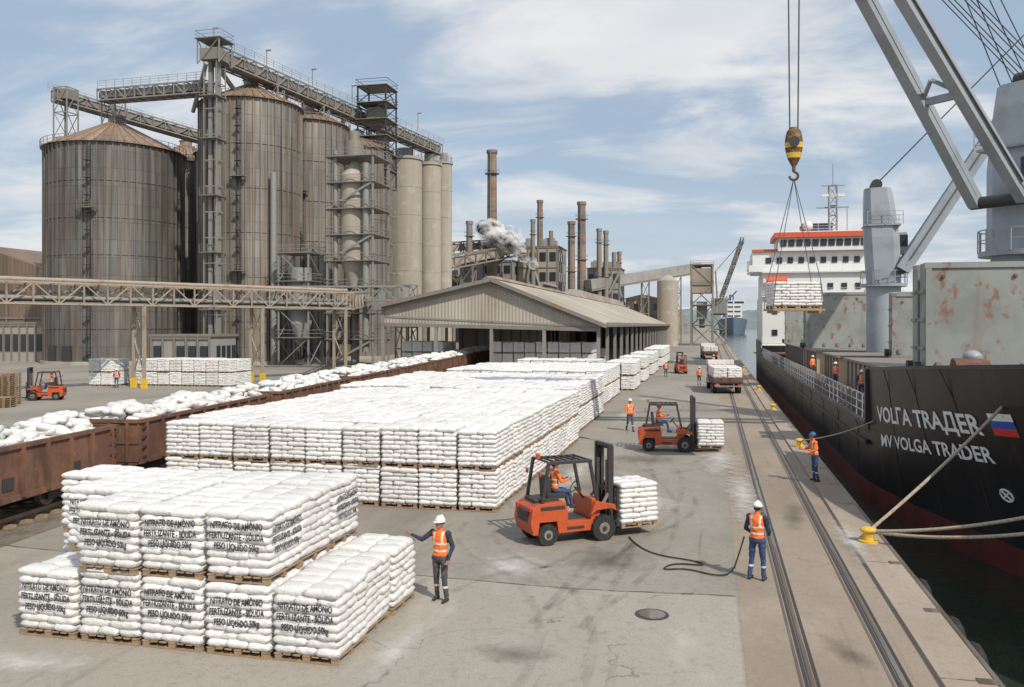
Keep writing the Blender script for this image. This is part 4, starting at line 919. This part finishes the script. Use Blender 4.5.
    h2.sph(hp(0,.02,-.01),(.079,.092,.07),HAIR,12,6)
    h2.build('helmet_and_face',parent=E)
    if parent: E.parent=parent
    return E
person('dock_worker',(-5.56,17.05,0),R(-12),dict(er=(-.40,-.08,1.27),wr=(-.60,-.14,1.36),el=(.27,.05,1.16),wl=(.25,-.10,.93),kl=(.13,-.06,.50),al=(.15,.0,.10),kr=(-.10,.0,.5),ar=(-.12,.08,.10)),vox=.009,hd=R(-15),curlR=.25)
person('dock_worker',(1.0,20.1,0),R(158),dict(er=(-.27,-.02,1.14),wr=(-.20,-.22,1.02),el=(.27,-.02,1.14),wl=(.22,-.22,1.02),kl=(.13,-.02,.5),al=(.16,.03,.10),ar=(-.15,.0,.10),kr=(-.13,-.03,.5)),pants=BLUEC,shirt=NAVY,vox=.009,curlL=1.1,curlR=1.1)
person('dock_worker',(-4.37,46.7,0),R(25),dict(kl=(.10,-.12,.52),al=(.11,-.22,.10),kr=(-.10,.04,.5),ar=(-.10,.28,.13),el=(.26,.12,1.18),wl=(.27,.05,.95),er=(-.26,-.05,1.16),wr=(-.26,-.25,1.02)),vox=.016,shirt=VEST)
person('dock_worker',(3.68,32.9,0.08),R(-75),dict(er=(-.28,-.12,1.18),wr=(-.22,-.38,1.15),el=(.26,-.1,1.16),wl=(.15,-.34,1.05),al=(.16,.05,.10)),vox=.013,shirt=VEST,pants=BLUEC,helm=BLUE,lean=(0,-.1))
person('dock_worker',(-1.2,84,0),R(160),vox=.03,shirt=VEST)
person('dock_worker',(-5.0,96,0),R(20),vox=.03,pants=BLUEC)
person('dock_worker',(.2,118,0),R(20),vox=.03)
person('dock_worker',(-53.5,68.0,0),R(20),vox=.03,pants=BLUEC)
person('ship_crew_member',(8.35,62.5,1.45),R(-60),vox=.03,shirt=VEST,pants=BLUEC)
person('ship_crew_member',(8.3,76,1.45),R(40),vox=.03,shirt=VEST)
person('ship_crew_member',(8.35,52,1.45),R(10),vox=.03,pants=BLUEC)
SITJ=dict(hl=(.10,0,.90),hr=(-.10,0,.90),kl=(.14,-.42,.86),kr=(-.14,-.42,.86),al=(.14,-.50,.46),ar=(-.14,-.50,.46),el=(.26,-.12,1.18),er=(-.26,-.12,1.18),wl=(.14,-.40,1.20),wr=(-.14,-.40,1.20))
def fl(loc,rz,**k):
    E=forklift('forklift',loc,rz,**k); person('driver',(-.42,0,.50),math.pi/2,SITJ,vox=.014,sit=True,parent=E,shirt=VEST,scale=.93,pants=BLUEC,helm=HELO)
fl((-3.82,22.9),R(36)); fl((-2.0,40.0),R(4),lift=.18); fl((-50.2,55.8),R(205),load=False)
fl((-3.6,104),R(100))
def truck(loc,rz):
    E=empty('flatbed_truck',(*loc,0),rz); mb=MB()
    mb.prism([(2.3,.6),(4.3,.6),(4.35,1.5),(4.1,2.6),(2.3,2.65)],-1.15,1.15,SHIPW); mb.prism([(4.0,1.6),(4.36,1.6),(4.16,2.45),(3.95,2.45)],-1.0,1.0,WIN)
    for s in(-1,1):
        mb.box((3.3,s*1.16,1.95),(1.0,.04,.8),WIN); mb.box((-.6,s*1.2,1.2),(5.5,.06,.4),BROWN)
        for x in(3.4,-1.2,-2.3): mb.tube((x,s*.85,.5),(x,s*1.17,.5),.5,.5,RUB,20); mb.tube((x,s*1.1,.5),(x,s*1.19,.5),.25,.22,STEEL,14)
        mb.box((-3.32,s*.95,.75),(.06,.3,.14),FR)
    mb.box((-.6,0,.95),(5.6,2.4,.14),DARK); mb.box((-3.35,0,1.2),(.06,2.4,.4),BROWN); mb.box((2.15,0,1.6),(.08,2.4,1.3),REDP); mb.box((.4,0,.7),(7,.8,.3),DARK); mb.box((-3.35,0,.65),(.1,2.2,.12),STEEL)
    mb.build('body',parent=E,bevel=.02)
    for i in range(4):
        for s in(-1,1): inst(PM[(i+s)%5],'bag_pallet',(-2.7+i*1.3,s*.6,1.03),0,E,.93)
truck((1.0,77),R(95)); truck((-.5,150),R(95)); 
E=empty('wooden_pallet_pile',(-50.2,52.2,0)); w=MB(); wood(w); wm=w.mesh('pallet')
for i in range(3):
    for k in range(16-2*i): inst(wm,'pallet',(-1.6*i,.5*(i%2),k*.145),random.uniform(-.05,.05),E,1.0)
for i in range(2):
    for k in range(5+3*i): inst(wm,'pallet',(1.5-1.5*i,-2.0,k*.145),random.uniform(-.05,.05),E,1.0)
mb=MB(); rings=[]
for y,wd,zt in((700,.6,12),(706,6,11.5),(716,10,10.5),(740,12,9.5),(860,12,9.5)):
    rings.append([(17-wd*.8,y,-2),(17+wd*.8,y,-2),(17+wd,y,zt),(17-wd,y,zt)])
mb.loft(rings,FARB,False); mb.box((17,780,17),(18,8,15),SHIPW); mb.box((17,779,26),(23,6,3),SHIPW); mb.box((17,775.8,26),(21,.5,1.4),WIN)
for z in(14,18,22): mb.box((17,775.7,z),(15,.5,.9),WIN)
mb.cyl((17,785),2,27,33,BLUE); mb.cyl((12,740),.9,9,30,SHIPG); mb.beam((12,740,26),(20,728,34),.8,.8,SHIPG); mb.cyl((17,712),.5,9,26,SHIPW); mb.cyl((17,778),.5,27,40,SHIPW); mb.box((17,778,36),(5,.5,.5),SHIPW)
mb.build('distant_cargo_ship')
mb=MB()
for i in range(9):
    x=-4-random.random()*26; y=300+i*45; h=6+random.random()*8; mb.box((x-12,y,h/2),(16,20,h),INDB if i%2 else INDG)
mb.build('distant_port_sheds')
def hills(name,x0,x1,y,h,seed,m):
    mb=MB(); n=120; vs=[]
    for i in range(n+1):
        x=x0+(x1-x0)*i/n; t=i/n; hh=h*(.35+.65*math.sin(math.pi*t))*(.75+.5*noise.noise(V(i*.13,seed,0)))+h*.10*noise.noise(V(i*.9,seed,3))+h*.06*noise.noise(V(i*2.7,seed,8))
        vs+=[(x,y-150,-1.7),(x,y-60,hh*.6),(x,y,hh)]
    mb.add(vs,[(3*i+k,3*i+3+k,3*i+4+k,3*i+1+k) for i in range(n) for k in(0,1)],m,True); mb.build(name)
hills('hills',60,1600,1900,75,2,TREES); hills('hills',-900,900,2600,75,5,TREES)
hills('hills',-2400,-400,1500,40,7,TREES)

stm=bpy.data.materials.new('steam'); stm.use_nodes=True; nt=stm.node_tree; N=nt.nodes; L=nt.links; bs=N['Principled BSDF']
bs.inputs['Base Color'].default_value=(.9,.9,.9,1); bs.inputs['Roughness'].default_value=1; bs.inputs['Specular IOR Level'].default_value=0
tc=N.new('ShaderNodeTexCoord'); nn=N.new('ShaderNodeTexNoise'); nn.inputs['Scale'].default_value=.4; nn.inputs['Detail'].default_value=5; nn.inputs['Roughness'].default_value=.55; L.new(tc.outputs['Object'],nn.inputs['Vector'])
mr=N.new('ShaderNodeMapRange'); mr.interpolation_type='SMOOTHSTEP'; mr.inputs[1].default_value=.36; mr.inputs[2].default_value=.75; mr.inputs[4].default_value=.40; L.new(nn.outputs[0],mr.inputs[0]); L.new(mr.outputs[0],bs.inputs['Alpha'])
mb=MB(); rg=random.Random(11)
for i in range(30):
    t=i/29; x=-56+12*t+rg.uniform(-1,1); z=31-9*t+rg.uniform(-1.2,1.2); r=1.2+1.7*math.sin(math.pi*min(1,t*1.2+.1))
    mb.sph((x,207+rg.uniform(-1.5,1.5),z),(r*1.3,r,r*.85),stm,16,10)
for v in mb.v:
    n=noise.noise_vector(v*.55); v+=n*.7
mb.build('steam_plume')

# ------------------------------------------------------------------ sky, sun, camera
el=R(44); sv=V(.74,-.67,0).normalized()*math.cos(el)+V(0,0,math.sin(el))
w=bpy.data.worlds.new("World"); S.world=w; w.use_nodes=True; nt=w.node_tree; N=nt.nodes; L=nt.links
bg=N['Background']; bg.inputs[1].default_value=.095
sk=N.new('ShaderNodeTexSky'); sk.sky_type='NISHITA'; sk.sun_disc=False; sk.sun_elevation=el; sk.sun_rotation=math.atan2(sv.x,sv.y); sk.air_density=1.0; sk.dust_density=1.5; sk.ozone_density=1.0
tc=N.new('ShaderNodeTexCoord'); sp=N.new('ShaderNodeSeparateXYZ'); L.new(tc.outputs['Generated'],sp.inputs[0])
az=N.new('ShaderNodeMath'); az.operation='ADD'; az.inputs[1].default_value=.15; L.new(sp.outputs[2],az.inputs[0])
mx0=N.new('ShaderNodeMath'); mx0.operation='MAXIMUM'; mx0.inputs[1].default_value=.05; L.new(az.outputs[0],mx0.inputs[0])
dv=N.new('ShaderNodeVectorMath'); dv.operation='DIVIDE'; L.new(tc.outputs['Generated'],dv.inputs[0]); cb=N.new('ShaderNodeCombineXYZ')
for i in range(3): L.new(mx0.outputs[0],cb.inputs[i])
L.new(cb.outputs[0],dv.inputs[1])
mp=N.new('ShaderNodeMapping'); mp.inputs['Scale'].default_value=(.75,1.15,0); mp.inputs['Rotation'].default_value=(0,0,R(28)); mp.inputs['Location'].default_value=(2.3,.6,0); L.new(dv.outputs[0],mp.inputs[0])
n1=N.new('ShaderNodeTexNoise'); n1.inputs['Scale'].default_value=1.25; n1.inputs['Detail'].default_value=12; n1.inputs['Roughness'].default_value=.57; n1.inputs['Distortion'].default_value=.5; L.new(mp.outputs[0],n1.inputs['Vector'])
r1=N.new('ShaderNodeMapRange'); r1.interpolation_type='SMOOTHSTEP'; r1.inputs[1].default_value=.41; r1.inputs[2].default_value=.62; r1.inputs[3].default_value=.12; r1.inputs[4].default_value=.95; L.new(n1.outputs[0],r1.inputs[0])
# haze toward the horizon
hz=N.new('ShaderNodeMapRange'); hz.inputs[1].default_value=0; hz.inputs[2].default_value=.22; hz.inputs[3].default_value=.55; hz.inputs[4].default_value=0; L.new(sp.outputs[2],hz.inputs[0])
mxh=N.new('ShaderNodeMath'); mxh.operation='MAXIMUM'; L.new(r1.outputs[0],mxh.inputs[0]); L.new(hz.outputs[0],mxh.inputs[1])
n2=N.new('ShaderNodeTexNoise'); n2.inputs['Scale'].default_value=2.2; n2.inputs['Detail'].default_value=7; L.new(mp.outputs[0],n2.inputs['Vector'])
r2=N.new('ShaderNodeMapRange'); r2.inputs[1].default_value=.3; r2.inputs[2].default_value=.62; L.new(n2.outputs[0],r2.inputs[0])
cc=N.new('ShaderNodeMix'); cc.data_type='RGBA'; L.new(r2.outputs[0],cc.inputs[0]); cc.inputs[6].default_value=(7.0,7.4,7.9,1); cc.inputs[7].default_value=(8.9,8.95,9.0,1)
hs=N.new('ShaderNodeMix'); hs.data_type='RGBA'; hs.inputs[0].default_value=.6; L.new(sk.outputs[0],hs.inputs[6]); hs.inputs[7].default_value=(4.4,5.9,7.7,1)
mx=N.new('ShaderNodeMix'); mx.data_type='RGBA'; L.new(mxh.outputs[0],mx.inputs[0]); L.new(hs.outputs[2],mx.inputs[6]); L.new(cc.outputs[2],mx.inputs[7]); L.new(mx.outputs[2],bg.inputs[0])
sl=bpy.data.lights.new('sun','SUN'); sl.energy=3.9; sl.angle=R(.6); sl.color=(1,.92,.81); so=bpy.data.objects.new('sun',sl); COL.objects.link(so); so.rotation_euler=(-sv).to_track_quat('-Z','Y').to_euler(); so.location=(20,-20,60)
cam=bpy.data.cameras.new('camera'); co=bpy.data.objects.new('camera',cam); COL.objects.link(co); S.camera=co
cam.sensor_fit='HORIZONTAL'; cam.sensor_width=36; cam.lens=29.88; cam.shift_y=-.018; cam.clip_end=9000; cam.clip_start=.1
co.location=(0,0,5.8); co.rotation_euler=(R(90),0,math.atan(200/850))
S.view_settings.view_transform='Standard'; S.view_settings.look='None'; S.view_settings.exposure=0
